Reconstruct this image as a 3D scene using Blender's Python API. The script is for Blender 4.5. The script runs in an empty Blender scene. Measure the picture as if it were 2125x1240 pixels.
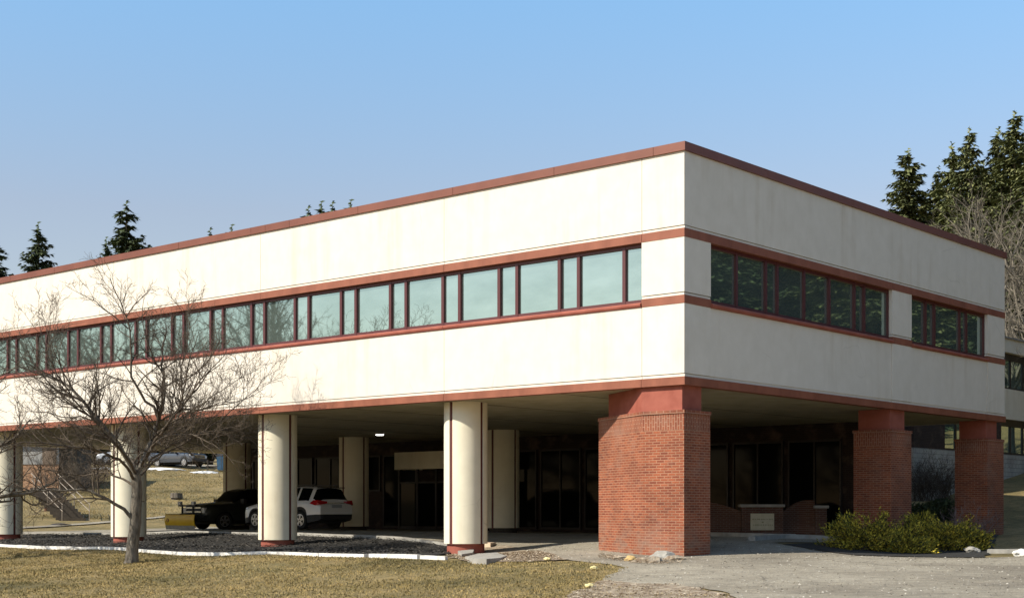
import bpy, bmesh, math, random
import numpy as np
from mathutils import Vector, Matrix, geometry, noise

# ------------------------------------------------------------------ scene, camera, sky, sun
scene = bpy.context.scene
COL = scene.collection
F, CX, HZ = 2986.0, 1062.5, 1058.0          # calibration of the photograph (2125 px wide)
cam_d = bpy.data.cameras.new("camera"); cam = bpy.data.objects.new("camera", cam_d); COL.objects.link(cam)
cam.location = (0, 0, 0); cam.rotation_euler = (math.radians(90), 0, 0)
cam_d.sensor_width = 36; cam_d.lens = F / 2125 * 36; cam_d.shift_y = (HZ - 620) / 2125
cam_d.clip_start = 0.5; cam_d.clip_end = 3000
scene.camera = cam

SUN_AZ, SUN_EL = math.radians(243.2), math.radians(39.4)
world = bpy.data.worlds.new("World"); scene.world = world; world.use_nodes = True
wn = world.node_tree.nodes; wl = world.node_tree.links
bg = wn["Background"]; sky = wn.new("ShaderNodeTexSky"); sky.sky_type = 'NISHITA'; sky.sun_disc = False
sky.sun_elevation = SUN_EL; sky.sun_rotation = SUN_AZ; sky.air_density = 1.0; sky.dust_density = 0.6; sky.ozone_density = 1.6
sky.altitude = 200
_tc = wn.new("ShaderNodeTexCoord"); _sp = wn.new("ShaderNodeSeparateXYZ"); wl.new(_tc.outputs["Generated"], _sp.inputs[0])
_rp = wn.new("ShaderNodeValToRGB"); _e = _rp.color_ramp.elements; _e.new(.5); _e.new(.8)      # added tint: damps the bright horizon; unseen zenith warmed for the shaded walls
_e[0].position = 0.0; _e[0].color = (.62, .50, .40, 1); _e[1].position = .20; _e[1].color = (.82, .675, .605, 1); _e[2].position = .35; _e[2].color = (.82, 1.0, 1.0, 1); _e[3].position = .65; _e[3].color = (.86, .80, .70, 1)
wl.new(_sp.outputs[2], _rp.inputs[0]); _mx = wn.new("ShaderNodeMix"); _mx.data_type = 'RGBA'; _mx.blend_type = 'MULTIPLY'; _mx.inputs[0].default_value = 1
wl.new(sky.outputs[0], _mx.inputs[6]); wl.new(_rp.outputs[0], _mx.inputs[7]); wl.new(_mx.outputs[2], bg.inputs[0]); bg.inputs[1].default_value = 0.15
sun_d = bpy.data.lights.new("sun", 'SUN'); sun_d.energy = 4.1; sun_d.angle = math.radians(0.5); sun_d.color = (1.0, 0.93, 0.80)
sun = bpy.data.objects.new("sun", sun_d); COL.objects.link(sun)
sv = Vector((math.sin(SUN_AZ) * math.cos(SUN_EL), math.cos(SUN_AZ) * math.cos(SUN_EL), math.sin(SUN_EL)))
sun.rotation_euler = sv.to_track_quat('Z', 'Y').to_euler()
vs = scene.view_settings; vs.view_transform = 'Standard'; vs.look = 'None'; vs.gamma = 1; vs.exposure = 0.62
scene.render.engine = 'CYCLES'
scene.cycles.max_bounces = 6

# ------------------------------------------------------------------ frames of reference
aL = math.radians(49.3)
Ld = np.array([-math.sin(aL), math.cos(aL)]); Rd = np.array([math.cos(aL), math.sin(aL)])
Cc = np.array([(1420 - CX) / F * 36.4, 36.4])
ROTZ = math.atan2(Rd[1], Rd[0])             # building's b axis
def XY(t, b): return Cc + t * Ld + b * Rd
def W(t, b, z):
    p = XY(t, b); return Vector((p[0], p[1], z))
def TB(x, y):
    d = np.array([x, y]) - Cc; return float(d @ Ld), float(d @ Rd)
def pxZ(px, py, Z): return Vector(((px - CX) / F * Z, Z, (HZ - py) / F * Z))

# ground control points: (x, y, z)
ctl = []
def cp_px(px, py, Z): v = pxZ(px, py, Z); ctl.append((v.x, v.y, v.z))
def cp_tb(t, b, z): p = XY(t, b); ctl.append((p[0], p[1], z))
for x in (-60, -25, 0, 25, 60): ctl.append((x, 0, -1.75)); ctl.append((x, 15, -1.72))
cp_px(0, 1240, 30.5); cp_px(400, 1240, 29.5); cp_px(800, 1240, 28.5); cp_px(1200, 1240, 27); cp_px(1700, 1240, 24.6); cp_px(2125, 1240, 24.6)
cp_px(272, 1168, 42.1); cp_px(-200, 1170, 45)
for t in (45, 36, 28, 20, 12, 7): cp_tb(t, -3.3, -1.26); cp_tb(t, 0.6, -1.29); cp_tb(t, 2.4, -1.2)
cp_tb(0, 0, -1.18); cp_tb(0, -3.5, -1.28); cp_tb(4, -3.3, -1.27); cp_tb(3, 1.5, -1.1); cp_tb(6, 3, -1.02)
for t in (14, 20, 27): cp_tb(t, 5, -0.92 if t < 20 else -0.87)
cp_tb(36, 5, -1.05); cp_tb(0, 6, -0.98)
for t in (4, 12, 20, 30): cp_tb(t, 11, -0.86); cp_tb(t, 20, -0.84)
cp_tb(40, 15, -0.95)
cp_px(49, 1109, 71); cp_px(231, 1105, 75.5); cp_px(335, 1098, 79); cp_px(470, 1094, 81)
cp_px(49, 1095, 78); cp_px(150, 1088, 82); cp_px(231, 1082, 84); cp_px(335, 1070, 90); cp_px(470, 1062, 92)
cp_px(100, 1030, 100); cp_px(400, 1020, 108); cp_px(250, 1020, 106)
cp_px(60, 1000, 118); cp_px(210, 963, 133); cp_px(330, 966, 133); cp_px(470, 975, 130); cp_px(60, 985, 126)
for x in (-90, -60, -40, -20, 5): ctl.append((x, 150, 4.6 if x > -60 else 5.0)); ctl.append((x, 200, 5.5))
ctl += [(-60, 60, -1.2), (-90, 90, 0.5), (-110, 40, -1.5), (-45, 45, -1.4), (-100, 130, 4)]
cp_px(2050, 1112, 51.4); cp_tb(0, 12, -0.95); cp_px(2125, 1140, 41.5); cp_px(2125, 1152, 37.5); cp_px(1900, 1153, 39.5)
cp_px(2125, 1080, 56); cp_px(2125, 1000, 66); cp_px(1950, 1035, 62); cp_px(1890, 1040, 58); cp_px(2300, 1090, 46)
ctl += [(45, 45, 0.3), (60, 30, 0.5), (50, 70, 4.5), (30, 90, 5.5), (60, 100, 10), (90, 60, 9), (110, 110, 18), (40, 150, 12),
        (0, 110, 3.5), (15, 75, 1.5), (20, 65, 1.2), (110, 20, 5), (140, 160, 24), (-150, 200, 10), (0, 280, 12), (150, 280, 28), (-150, 280, 14), (-160, 0, -1.7), (160, 0, 3)]
cA = np.array(ctl); cXY, cZ = cA[:, :2], cA[:, 2]
dm = np.sqrt(((cXY[:, None] - cXY[None]) ** 2).sum(-1) + 1.0)
Kw = np.linalg.solve(np.block([[dm - 0.15 * np.eye(len(cZ)), np.ones((len(cZ), 1))], [np.ones((1, len(cZ))), np.zeros((1, 1))]]), np.append(cZ, 0))
def H(x, y):
    x = np.asarray(x, float); y = np.asarray(y, float)
    d = np.sqrt((x[..., None] - cXY[:, 0]) ** 2 + (y[..., None] - cXY[:, 1]) ** 2 + 1.0)
    return d @ Kw[:-1] + Kw[-1]
def h(x, y): return float(H(x, y))
def gp(px, py, z0=8.0, z1=140.0):
    """first point of the ground along the ray through a pixel"""
    Z = np.arange(z0, z1, 0.05); X = (px - CX) / F * Z; z = (HZ - py) / F * Z
    k = np.argmax(z <= H(X, Z)); return float(X[k]), float(Z[k])

# ------------------------------------------------------------------ materials
def mat(name, base=(.5, .5, .5), rough=.7, metal=0.0, spec=None):
    m = bpy.data.materials.new(name); m.use_nodes = True; b = m.node_tree.nodes["Principled BSDF"]
    b.inputs["Base Color"].default_value = (*base, 1); b.inputs["Roughness"].default_value = rough; b.inputs["Metallic"].default_value = metal
    if spec is not None: b.inputs["Specular IOR Level"].default_value = spec
    return m
def N(m, typ, **kw):
    n = m.node_tree.nodes.new(typ)
    for k, v in kw.items():
        if k in n.inputs: n.inputs[k].default_value = v
        else: setattr(n, k, v)
    return n
def LK(m, a, b): m.node_tree.links.new(a, b)
def bsdf(m): return m.node_tree.nodes["Principled BSDF"]
def ramp(m, src, stops):
    r = N(m, "ShaderNodeValToRGB"); e = r.color_ramp.elements
    while len(e) < len(stops): e.new(.5)
    for i, (p, c) in enumerate(stops): e[i].position = p; e[i].color = (*c, 1) if len(c) == 3 else c
    LK(m, src, r.inputs[0]); return r
def mix(m, fac, a, b, mode='MIX'):
    x = N(m, "ShaderNodeMix", data_type='RGBA', blend_type=mode)
    for s, v in ((x.inputs[0], fac), (x.inputs[6], a), (x.inputs[7], b)):
        if hasattr(v, 'links'): LK(m, v, s)
        elif isinstance(v, tuple): s.default_value = (*v, 1)
        else: s.default_value = v
    return x.outputs[2]
def coords(m, kind='Object', scale=(1, 1, 1)):
    tc = N(m, "ShaderNodeTexCoord"); mp = N(m, "ShaderNodeMapping"); mp.inputs["Scale"].default_value = scale
    LK(m, tc.outputs[kind], mp.inputs[0]); return mp.outputs[0]
def noise_t(m, co, scale, detail=4, rough=.55):
    n = N(m, "ShaderNodeTexNoise"); n.inputs["Scale"].default_value = scale; n.inputs["Detail"].default_value = detail; n.inputs["Roughness"].default_value = rough
    LK(m, co, n.inputs[0]); return n.outputs[0]
def bump(m, src, strength=.3, dist=.02):
    b = N(m, "ShaderNodeBump"); b.inputs["Strength"].default_value = strength; b.inputs["Distance"].default_value = dist
    LK(m, src, b.inputs["Height"]); LK(m, b.outputs[0], bsdf(m).inputs["Normal"])

def noisy(name, c1, c2, scale=3, rough=.8, stretch=(1, 1, 1), bmp=.2, bdist=.01, bscale=40, lo=.35, hi=.65, metal=0):
    m = mat(name, c1, rough, metal); co = coords(m, 'Object', stretch)
    n = noise_t(m, co, scale, 5); r = ramp(m, n, [(lo, c1), (hi, c2)]); LK(m, r.outputs[0], bsdf(m).inputs["Base Color"])
    if bmp: bump(m, noise_t(m, co, bscale, 3), bmp, bdist)
    return m

def stucco(name, base, stain, amt=.6):
    m = mat(name, base, .88); co = coords(m)
    big = noise_t(m, co, .35, 4); st = noise_t(m, coords(m, 'Object', (1.6, 1.6, .12)), 1.3, 6, .62)
    r1 = ramp(m, st, [(.50, (0, 0, 0)), (.72, (1, 1, 1))]); r2 = ramp(m, big, [(.42, (0, 0, 0)), (.66, (1, 1, 1))])
    mul = N(m, "ShaderNodeMath", operation='MULTIPLY'); LK(m, r1.outputs[0], mul.inputs[0]); LK(m, r2.outputs[0], mul.inputs[1])
    mu2 = N(m, "ShaderNodeMath", operation='MULTIPLY'); LK(m, mul.outputs[0], mu2.inputs[0]); mu2.inputs[1].default_value = amt
    c = mix(m, mu2.outputs[0], base, stain)
    mott = ramp(m, noise_t(m, co, 2.2, 6, .6), [(.3, (.92, .915, .90)), (.7, (1, 1, 1))])
    c2 = mix(m, 1.0, c, mott.outputs[0], 'MULTIPLY')
    # hairline cracks
    v = N(m, "ShaderNodeTexVoronoi", feature='DISTANCE_TO_EDGE'); v.inputs["Scale"].default_value = .55
    wob = N(m, "ShaderNodeMix", data_type='RGBA'); wob.inputs[0].default_value = .12; LK(m, co, wob.inputs[6])
    nn = N(m, "ShaderNodeTexNoise"); nn.inputs["Scale"].default_value = 3; LK(m, co, nn.inputs[0]); LK(m, nn.outputs[1], wob.inputs[7]); LK(m, wob.outputs[2], v.inputs[0])
    cr = ramp(m, v.outputs[0], [(0.0, (1, 1, 1)), (.006, (0, 0, 0))])
    gate = ramp(m, noise_t(m, co, .5, 2), [(.58, (0, 0, 0)), (.66, (.35, .35, .35))])
    cm = N(m, "ShaderNodeMath", operation='MULTIPLY'); LK(m, cr.outputs[0], cm.inputs[0]); LK(m, gate.outputs[0], cm.inputs[1])
    c3 = mix(m, cm.outputs[0], c2, tuple(x * .6 for x in stain))
    LK(m, c3, bsdf(m).inputs["Base Color"]); bump(m, noise_t(m, co, 60, 4), .25, .006)
    return m

def brick(name, c1, c2, mort, bw=.235, rh=.0677, ms=.011, stain=False):
    m = mat(name, c1, .85); uv = N(m, "ShaderNodeUVMap")
    def one(off):
        t = N(m, "ShaderNodeTexBrick"); t.inputs["Scale"].default_value = 1; t.inputs["Brick Width"].default_value = bw; t.inputs["Row Height"].default_value = rh
        t.inputs["Mortar Size"].default_value = ms; t.inputs["Mortar Smooth"].default_value = .1; t.inputs["Bias"].default_value = off
        t.inputs["Color1"].default_value = (*c1, 1); t.inputs["Color2"].default_value = (*c2, 1); t.inputs["Mortar"].default_value = (*mort, 1)
        LK(m, uv.outputs[0], t.inputs[0]); return t
    t = one(0)
    co = coords(m); n = ramp(m, noise_t(m, co, 1.1, 5), [(.3, (.72, .70, .70)), (.7, (1.12, 1.08, 1.06))])
    c = mix(m, 1.0, t.outputs[0], n.outputs[0], 'MULTIPLY')
    fine = ramp(m, noise_t(m, co, 25, 3), [(.3, (.85, .85, .85)), (.7, (1.1, 1.1, 1.1))]); c = mix(m, 1.0, c, fine.outputs[0], 'MULTIPLY')
    eff = ramp(m, noise_t(m, coords(m, 'Object', (1, 1, 1.4)), .9, 6, .65), [(.52, (0, 0, 0)), (.75, (.38, .38, .38))])
    c = mix(m, eff.outputs[0], c, (.30, .20, .15))
    if stain:      # splash stains and salts on the lowest courses, in irregular patches
        tc = N(m, "ShaderNodeTexCoord"); sp = N(m, "ShaderNodeSeparateXYZ"); LK(m, tc.outputs['Object'], sp.inputs[0])
        mr = N(m, "ShaderNodeMapRange"); LK(m, sp.outputs[2], mr.inputs[0])
        mr.inputs[1].default_value = -1.25; mr.inputs[2].default_value = -.15; mr.inputs[3].default_value = 1; mr.inputs[4].default_value = 0
        pn = ramp(m, noise_t(m, coords(m, 'Object', (1, 1, 2.2)), 1.7, 6, .7), [(.46, (0, 0, 0)), (.6, (.75, .75, .75))])
        mm = N(m, "ShaderNodeMath", operation='MULTIPLY'); LK(m, mr.outputs[0], mm.inputs[0]); LK(m, pn.outputs[0], mm.inputs[1]); c = mix(m, mm.outputs[0], c, (.22, .155, .115))
    LK(m, c, bsdf(m).inputs["Base Color"])
    inv = N(m, "ShaderNodeMath", operation='SUBTRACT'); inv.inputs[0].default_value = 1; LK(m, t.outputs[1], inv.inputs[1])
    bump(m, inv.outputs[0], .7, .008)
    return m

M = {}
M['stucco'] = stucco('cream_stucco', (.70, .645, .565), (.52, .44, .33), .6)
M['stucco_dull'] = stucco('dull_cream_stucco', (.60, .57, .49), (.42, .36, .26), .8)
M['column'] = stucco('column_stucco', (.78, .72, .56), (.55, .46, .31), .6)
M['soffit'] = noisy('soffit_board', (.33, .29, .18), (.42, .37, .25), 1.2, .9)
M['redstucco'] = noisy('red_painted_stucco', (.25, .062, .038), (.32, .092, .060), 2.5, .8, bmp=.3)
M['redband'] = noisy('red_band_paint', (.20, .058, .027), (.27, .086, .044), 2.2, .65, (1, 1, .5), bmp=.2)
M['coping'] = noisy('red_coping_metal', (.155, .044, .022), (.19, .058, .031), 1.0, .5, bmp=.05)
M['frame'] = mat('maroon_frame_paint', (.085, .018, .018), .45)
M['groove'] = mat('dark_red_strip', (.10, .020, .015), .6)
M['glass'] = mat('teal_reflective_glass', (.40, .52, .46), .02, .86)
_m = M['glass']; bump(_m, noise_t(_m, coords(_m), .7, 2), .05, .02)
_r = ramp(_m, noise_t(_m, coords(_m, 'Object', (.6, .6, 1.6)), 1.1, 4), [(.3, (.35, .46, .41)), (.7, (.44, .56, .50))]); LK(_m, _r.outputs[0], bsdf(_m).inputs["Base Color"])
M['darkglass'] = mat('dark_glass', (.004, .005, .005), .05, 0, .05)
M['brick'] = brick('red_brick', (.17, .036, .014), (.30, .080, .030), (.34, .175, .105), ms=.011, stain=True)
M['soldier'] = brick('soldier_brick', (.20, .052, .023), (.27, .082, .036), (.36, .20, .13), .205, .0775, .010)
M['darkbrick'] = brick('shade_darkened_brick', (.022, .010, .007), (.03, .013, .009), (.035, .026, .02))  # brown brick taken near black in colour to stand for the building's shade
M['darkframe'] = mat('dark_bronze_frame', (.02, .015, .012), .5)
M['darkwall'] = noisy('dark_brown_panel', (.035, .028, .022), (.05, .04, .03), 2, .85)  # panel brown also lowered, shade under the building put into the colour
M['block'] = brick('painted_block', (.42, .42, .38), (.38, .38, .34), (.22, .22, .20), .40, .20, .012)
M['roof'] = noisy('roof_membrane', (.18, .18, .18), (.25, .24, .23), 2, .9)
M['concrete'] = noisy('concrete', (.26, .245, .215), (.38, .36, .32), 3, .9, bmp=.4)
M['whitecurb'] = noisy('worn_white_paint', (.72, .70, .66), (.50, .47, .42), 7, .8, bmp=.5, lo=.5, hi=.75)
M['lampglow'] = mat('lamp_glow', (1, 1, 1), .5); _b = bsdf(M['lampglow']); _b.inputs["Emission Color"].default_value = (1, .97, .9, 1); _b.inputs["Emission Strength"].default_value = 6
M['railmetal'] = mat('rail_paint', (.30, .25, .20), .6)
M['metal'] = mat('pale_metal', (.45, .42, .38), .45, .6)
M['white'] = noisy('white_paint', (.74, .73, .70), (.66, .65, .62), 4, .6)

def lawn_mat(name, cols, patch):
    m = mat(name, cols[0], .95); co = coords(m)
    a = noise_t(m, co, .28, 6, .62); b = noise_t(m, coords(m, 'Object', (1, 1.0, 1)), 3.5, 6, .7); c = noise_t(m, co, 28, 4, .7)
    r = ramp(m, a, [(.34, cols[0]), (.46, cols[1]), (.56, cols[2]), (.68, cols[3])])
    r2 = ramp(m, b, [(.32, (.62, .64, .58)), (.52, (1, 1, 1)), (.72, (1.38, 1.30, 1.22))])
    r3 = ramp(m, c, [(.3, (.6, .6, .6)), (.5, (1, 1, 1)), (.7, (1.5, 1.45, 1.35))])
    x = mix(m, 1, r.outputs[0], r2.outputs[0], 'MULTIPLY'); x = mix(m, 1, x, r3.outputs[0], 'MULTIPLY')
    g = ramp(m, noise_t(m, co, .11, 3), [(.52, (0, 0, 0)), (.66, (.55, .55, .55))]); x = mix(m, g.outputs[0], x, patch)
    LK(m, x, bsdf(m).inputs["Base Color"]); bump(m, c, .9, .05)
    return m
M['lawn'] = lawn_mat('winter_lawn', [(.125, .098, .036), (.205, .155, .060), (.27, .20, .085), (.165, .130, .048)], (.10, .092, .030))

def pave_mat():
    m = mat('weathered_asphalt', (.2, .19, .17), .92); co = coords(m)
    a = noise_t(m, co, .35, 6, .6); b = noise_t(m, coords(m, 'Object', (.7, 1.0, 1)), 3.2, 9, .8); c = noise_t(m, co, 35, 3, .7)
    r = ramp(m, a, [(.33, (.22, .19, .145)), (.5, (.30, .265, .205)), (.68, (.37, .33, .26))])
    r2 = ramp(m, b, [(.30, (.50, .49, .47)), (.44, (.86, .86, .86)), (.56, (1, 1, 1)), (.70, (1.42, 1.38, 1.30))])
    r3 = ramp(m, c, [(.3, (.62, .62, .62)), (.5, (1, 1, 1)), (.7, (1.42, 1.4, 1.34))])
    x = mix(m, 1, r.outputs[0], r2.outputs[0], 'MULTIPLY'); x = mix(m, 1, x, r3.outputs[0], 'MULTIPLY')
    v = N(m, "ShaderNodeTexVoronoi", feature='DISTANCE_TO_EDGE'); v.inputs["Scale"].default_value = .42
    nn = N(m, "ShaderNodeTexNoise"); nn.inputs["Scale"].default_value = 1.2; nn.inputs["Detail"].default_value = 5; LK(m, co, nn.inputs[0])
    w = N(m, "ShaderNodeMix", data_type='RGBA'); w.inputs[0].default_value = .25; LK(m, co, w.inputs[6]); LK(m, nn.outputs[1], w.inputs[7]); LK(m, w.outputs[2], v.inputs[0])
    cr = ramp(m, v.outputs[0], [(0, (.8, .8, .8)), (.012, (0, 0, 0))]); gt = ramp(m, noise_t(m, co, .3, 2), [(.45, (0, 0, 0)), (.6, (1, 1, 1))])
    mm = N(m, "ShaderNodeMath", operation='MULTIPLY'); LK(m, cr.outputs[0], mm.inputs[0]); LK(m, gt.outputs[0], mm.inputs[1])
    x = mix(m, mm.outputs[0], x, (.07, .06, .045))
    LK(m, x, bsdf(m).inputs["Base Color"]); bump(m, b, .9, .05)
    return m
M['pave'] = pave_mat()
M['mulchbed'] = noisy('black_mulch', (.012, .011, .010), (.035, .032, .028), 8, .95, bmp=.9, bdist=.05, bscale=18)
M['dirt'] = noisy('dirt_and_litter', (.16, .11, .07), (.42, .35, .26), 5, .95, bmp=.9, bdist=.05, bscale=12)
def island_mat(name, stops, rough=.9, trans=False):
    m = mat(name, stops[0][1], rough); g = N(m, "ShaderNodeNewGeometry"); r = ramp(m, g.outputs["Random Per Island"], stops)
    LK(m, r.outputs[0], bsdf(m).inputs["Base Color"])
    if "Subsurface Weight" and trans: bsdf(m).inputs["Specular IOR Level"].default_value = .2
    return m
M['blades'] = mat('dry_grass_blades', (.2, .15, .06), .95)
_m = M['blades']; _co = coords(_m); _r = ramp(_m, noise_t(_m, _co, .28, 6, .62), [(.34, (.145, .115, .040)), (.46, (.23, .175, .068)), (.56, (.31, .235, .10)), (.68, (.18, .145, .055))])
_g = N(_m, "ShaderNodeNewGeometry"); _q = ramp(_m, _g.outputs["Random Per Island"], [(0, (.8, .8, .76)), (.6, (1, 1, 1)), (1, (1.3, 1.26, 1.18))])
_p = ramp(_m, noise_t(_m, _co, 1.6, 4, .65), [(.35, (.66, .70, .60)), (.5, (1, 1, 1)), (.68, (1.3, 1.22, 1.15))])
_x = mix(_m, 1, _r.outputs[0], _q.outputs[0], 'MULTIPLY'); _x = mix(_m, 1, _x, _p.outputs[0], 'MULTIPLY'); LK(_m, _x, bsdf(_m).inputs["Base Color"])
M['chips'] = island_mat('mulch_chips', [(0, (.006, .006, .005)), (.6, (.034, .030, .024)), (1, (.125, .108, .088))])
M['litter'] = island_mat('dead_leaf_litter', [(0, (.10, .065, .035)), (.6, (.27, .20, .125)), (1, (.55, .47, .36))])
M['gravel'] = island_mat('grit', [(0, (.10, .09, .075)), (.5, (.34, .31, .26)), (1, (.62, .58, .50))])
M['bark'] = noisy('grey_bark', (.06, .048, .036), (.19, .165, .13), 9, .95, (1, 1, .3), bmp=.9, bdist=.03, bscale=25)
M['twig'] = noisy('twig_bark', (.055, .040, .027), (.12, .092, .066), 3, .9, bmp=0)
M['signbrick'] = brick('shaded_sign_brick', (.10, .035, .020), (.13, .05, .028), (.16, .12, .09))  # darker copy of the red brick; shade under the building put into its colour
M['palebark'] = noisy('pale_bark', (.09, .075, .055), (.22, .19, .145), 5, .9, (1, 1, .4), bmp=.3)
M['needle'] = island_mat('spruce_needles', [(0, (.026, .042, .018)), (.5, (.06, .085, .032)), (1, (.11, .135, .05))])
M['needle2'] = island_mat('hemlock_needles', [(0, (.055, .070, .025)), (.5, (.13, .15, .052)), (1, (.22, .22, .09))])
M['juniper'] = island_mat('juniper_foliage', [(0, (.020, .026, .006)), (.36, (.11, .11, .014)), (.72, (.42, .35, .03)), (1, (.55, .40, .05))])

# ------------------------------------------------------------------ object helpers
def link_mesh(name, me, parent=None):
    o = bpy.data.objects.new(name, me); COL.objects.link(o)
    if parent is not None: o.parent = parent
    return o
def tag(o, label=None, cat=None, group=None, kind=None):
    if label: o['label'] = label
    if cat: o['category'] = cat
    if group: o['group'] = group
    if kind: o['kind'] = kind
    return o
def thing(name, label, cat, loc=(0, 0, 0), rz=0, group=None):
    o = bpy.data.objects.new(name, None); o.empty_display_size = .3; COL.objects.link(o); o.location = loc; o.rotation_euler = (0, 0, rz)
    return tag(o, label, cat, group)
def dup(root, loc, rz=0, label=None, scale=None):
    r = root.copy(); COL.objects.link(r); r.location = loc; r.rotation_euler = (0, 0, rz)
    if scale: r.scale = scale
    if label: r['label'] = label
    for ch in list(root.children):
        c = ch.copy(); COL.objects.link(c); c.parent = r
        for g in ch.children:
            d = g.copy(); COL.objects.link(d); d.parent = c
    return r
class MB:
    """collects polygons (with metre UVs) and links them as one mesh"""
    def __init__(s): s.v = []; s.f = []; s.uv = []
    def quad(s, pts, uvs=None):
        i = len(s.v); s.v += [tuple(p) for p in pts]; s.f.append(tuple(range(i, i + len(pts))))
        if uvs is None:
            p0 = Vector(pts[0]); e = (Vector(pts[1]) - p0); u = e.normalized() if e.length > 1e-9 else Vector((1, 0, 0))
            n = Vector((0, 0, 0))
            for k in range(1, len(pts) - 1): n += (Vector(pts[k]) - p0).cross(Vector(pts[k + 1]) - p0)
            n = n.normalized() if n.length > 1e-12 else Vector((0, 0, 1))
            if abs(n.z) < .9:
                u = Vector((0, 0, 1)).cross(n).normalized(); w = Vector((0, 0, 1))
            else: w = n.cross(u)
            uvs = [(Vector(p).dot(u), Vector(p).dot(w)) for p in pts]
        s.uv += uvs
    def box8(s, p):   # p: 4 bottom then 4 top, ccw
        s.quad([p[3], p[2], p[1], p[0]]); s.quad(p[4:8])
        for k in range(4):
            j = (k + 1) % 4; s.quad([p[k], p[j], p[4 + j], p[4 + k]])
    def box(s, x0, x1, y0, y1, z0, z1):
        s.box8([Vector(q) for q in ((x0, y0, z0), (x1, y0, z0), (x1, y1, z0), (x0, y1, z0), (x0, y0, z1), (x1, y0, z1), (x1, y1, z1), (x0, y1, z1))]); return s
    def tb(s, t0, t1, b0, b1, z0, z1):
        # in building axes; orientation: (b, -t) is right handed seen from above
        s.box8([W(t1, b0, z0), W(t0, b0, z0), W(t0, b1, z0), W(t1, b1, z0), W(t1, b0, z1), W(t0, b0, z1), W(t0, b1, z1), W(t1, b1, z1)][::1]); return s
    def prism(s, poly, z0, z1, caps=True):   # poly ccw list of (x,y)
        a = 0
        for k in range(len(poly)):
            p, q = poly[k], poly[(k + 1) % len(poly)]; L = math.hypot(q[0] - p[0], q[1] - p[1])
            s.quad([(p[0], p[1], z0), (q[0], q[1], z0), (q[0], q[1], z1), (p[0], p[1], z1)], [(a, z0), (a + L, z0), (a + L, z1), (a, z1)]); a += L
        if caps:
            s.quad([(p[0], p[1], z1) for p in poly]); s.quad([(p[0], p[1], z0) for p in reversed(poly)])
        return s
    def tube(s, pts, rad, n=8, cap=True):
        rings = []
        for i, p in enumerate(pts):
            p = Vector(p); d = (Vector(pts[min(i + 1, len(pts) - 1)]) - Vector(pts[max(i - 1, 0)])).normalized()
            a = d.cross(Vector((0, 0, 1))); a = a.normalized() if a.length > 1e-3 else Vector((1, 0, 0)); b2 = d.cross(a)
            r = rad[i] if isinstance(rad, (list, tuple)) else rad
            rings.append([p + (a * math.cos(2 * math.pi * k / n) + b2 * math.sin(2 * math.pi * k / n)) * r for k in range(n)])
        for i in range(len(rings) - 1):
            for k in range(n):
                j = (k + 1) % n; s.quad([rings[i][k], rings[i][j], rings[i + 1][j], rings[i + 1][k]])
        if cap: s.quad(list(reversed(rings[0]))); s.quad(rings[-1])
        return s
    def build(s, name, m, parent=None, smooth=False, bevel=0, weld=False):
        me = bpy.data.meshes.new(name); me.from_pydata(s.v, [], s.f); uvl = me.uv_layers.new(name="UVMap")
        uvl.data.foreach_set("uv", [c for u in s.uv for c in u])
        if weld or bevel:
            bm = bmesh.new(); bm.from_mesh(me); bmesh.ops.remove_doubles(bm, verts=bm.verts, dist=1e-4)
            bmesh.ops.recalc_face_normals(bm, faces=bm.faces)
            if bevel: bmesh.ops.bevel(bm, geom=[e for e in bm.edges if e.is_manifold and e.calc_face_angle(0) > .5], offset=bevel, segments=2, affect='EDGES')
            bm.to_mesh(me); bm.free()
        me.materials.append(m)
        if smooth: me.shade_smooth()
        return link_mesh(name, me, parent)
def np_mesh(name, V, Fa, m, parent=None, smooth=False):
    V = np.asarray(V, np.float32); Fa = np.asarray(Fa, np.int32); k = Fa.shape[1]
    me = bpy.data.meshes.new(name or "crown"); me.vertices.add(len(V)); me.vertices.foreach_set("co", V.ravel())
    me.loops.add(Fa.size); me.loops.foreach_set("vertex_index", Fa.ravel()); me.polygons.add(len(Fa))
    me.polygons.foreach_set("loop_start", np.arange(0, Fa.size, k, dtype=np.int32)); me.polygons.foreach_set("loop_total", np.full(len(Fa), k, np.int32))
    me.update(calc_edges=True); me.materials.append(m)
    if smooth: me.shade_smooth()
    return link_mesh(name, me, parent) if name else me
# ------------------------------------------------------------------ the ground
rng = np.random.default_rng(5); random.seed(11)
def axis(segs):
    out = []
    for a, b, st in segs: out += list(np.arange(a, b, st))
    return np.array(out + [segs[-1][1]])
gx = axis([(-420, -70, 25), (-70, -32, 2.5), (-32, 24, .45), (24, 70, 2.5), (70, 420, 25)])
gy = axis([(-60, 16, 6), (16, 60, .4), (60, 130, .9), (130, 200, 4), (200, 620, 30)])
GX, GY = np.meshgrid(gx, gy); GZ = H(GX, GY)
far = np.clip((np.hypot(GX, GY) - 240) / 150, 0, 1); GZ = GZ * (1 - far) + (14 + 10 * np.sin(GX / 90)) * far * np.clip(GY / 300, 0, 1)
wob = np.array([[noise.noise(Vector((x * .6, y * .6, 0))) * .035 + noise.noise(Vector((x * 2.1, y * 2.1, 3))) * .012 for x in gx] for y in gy]); 
GZ = GZ + np.minimum(wob, .0) * .3 - .008
nx, ny = len(gx), len(gy); idx = np.arange(nx * ny).reshape(ny, nx)
quads = np.stack([idx[:-1, :-1], idx[:-1, 1:], idx[1:, 1:], idx[1:, :-1]], -1).reshape(-1, 4)
ground = np_mesh("lawn", np.stack([GX, GY, GZ], -1).reshape(-1, 3), quads, M['lawn'], None, True)
tag(ground, "winter lawn and grassy banks around the office building", "lawn", kind="structure")

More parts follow.
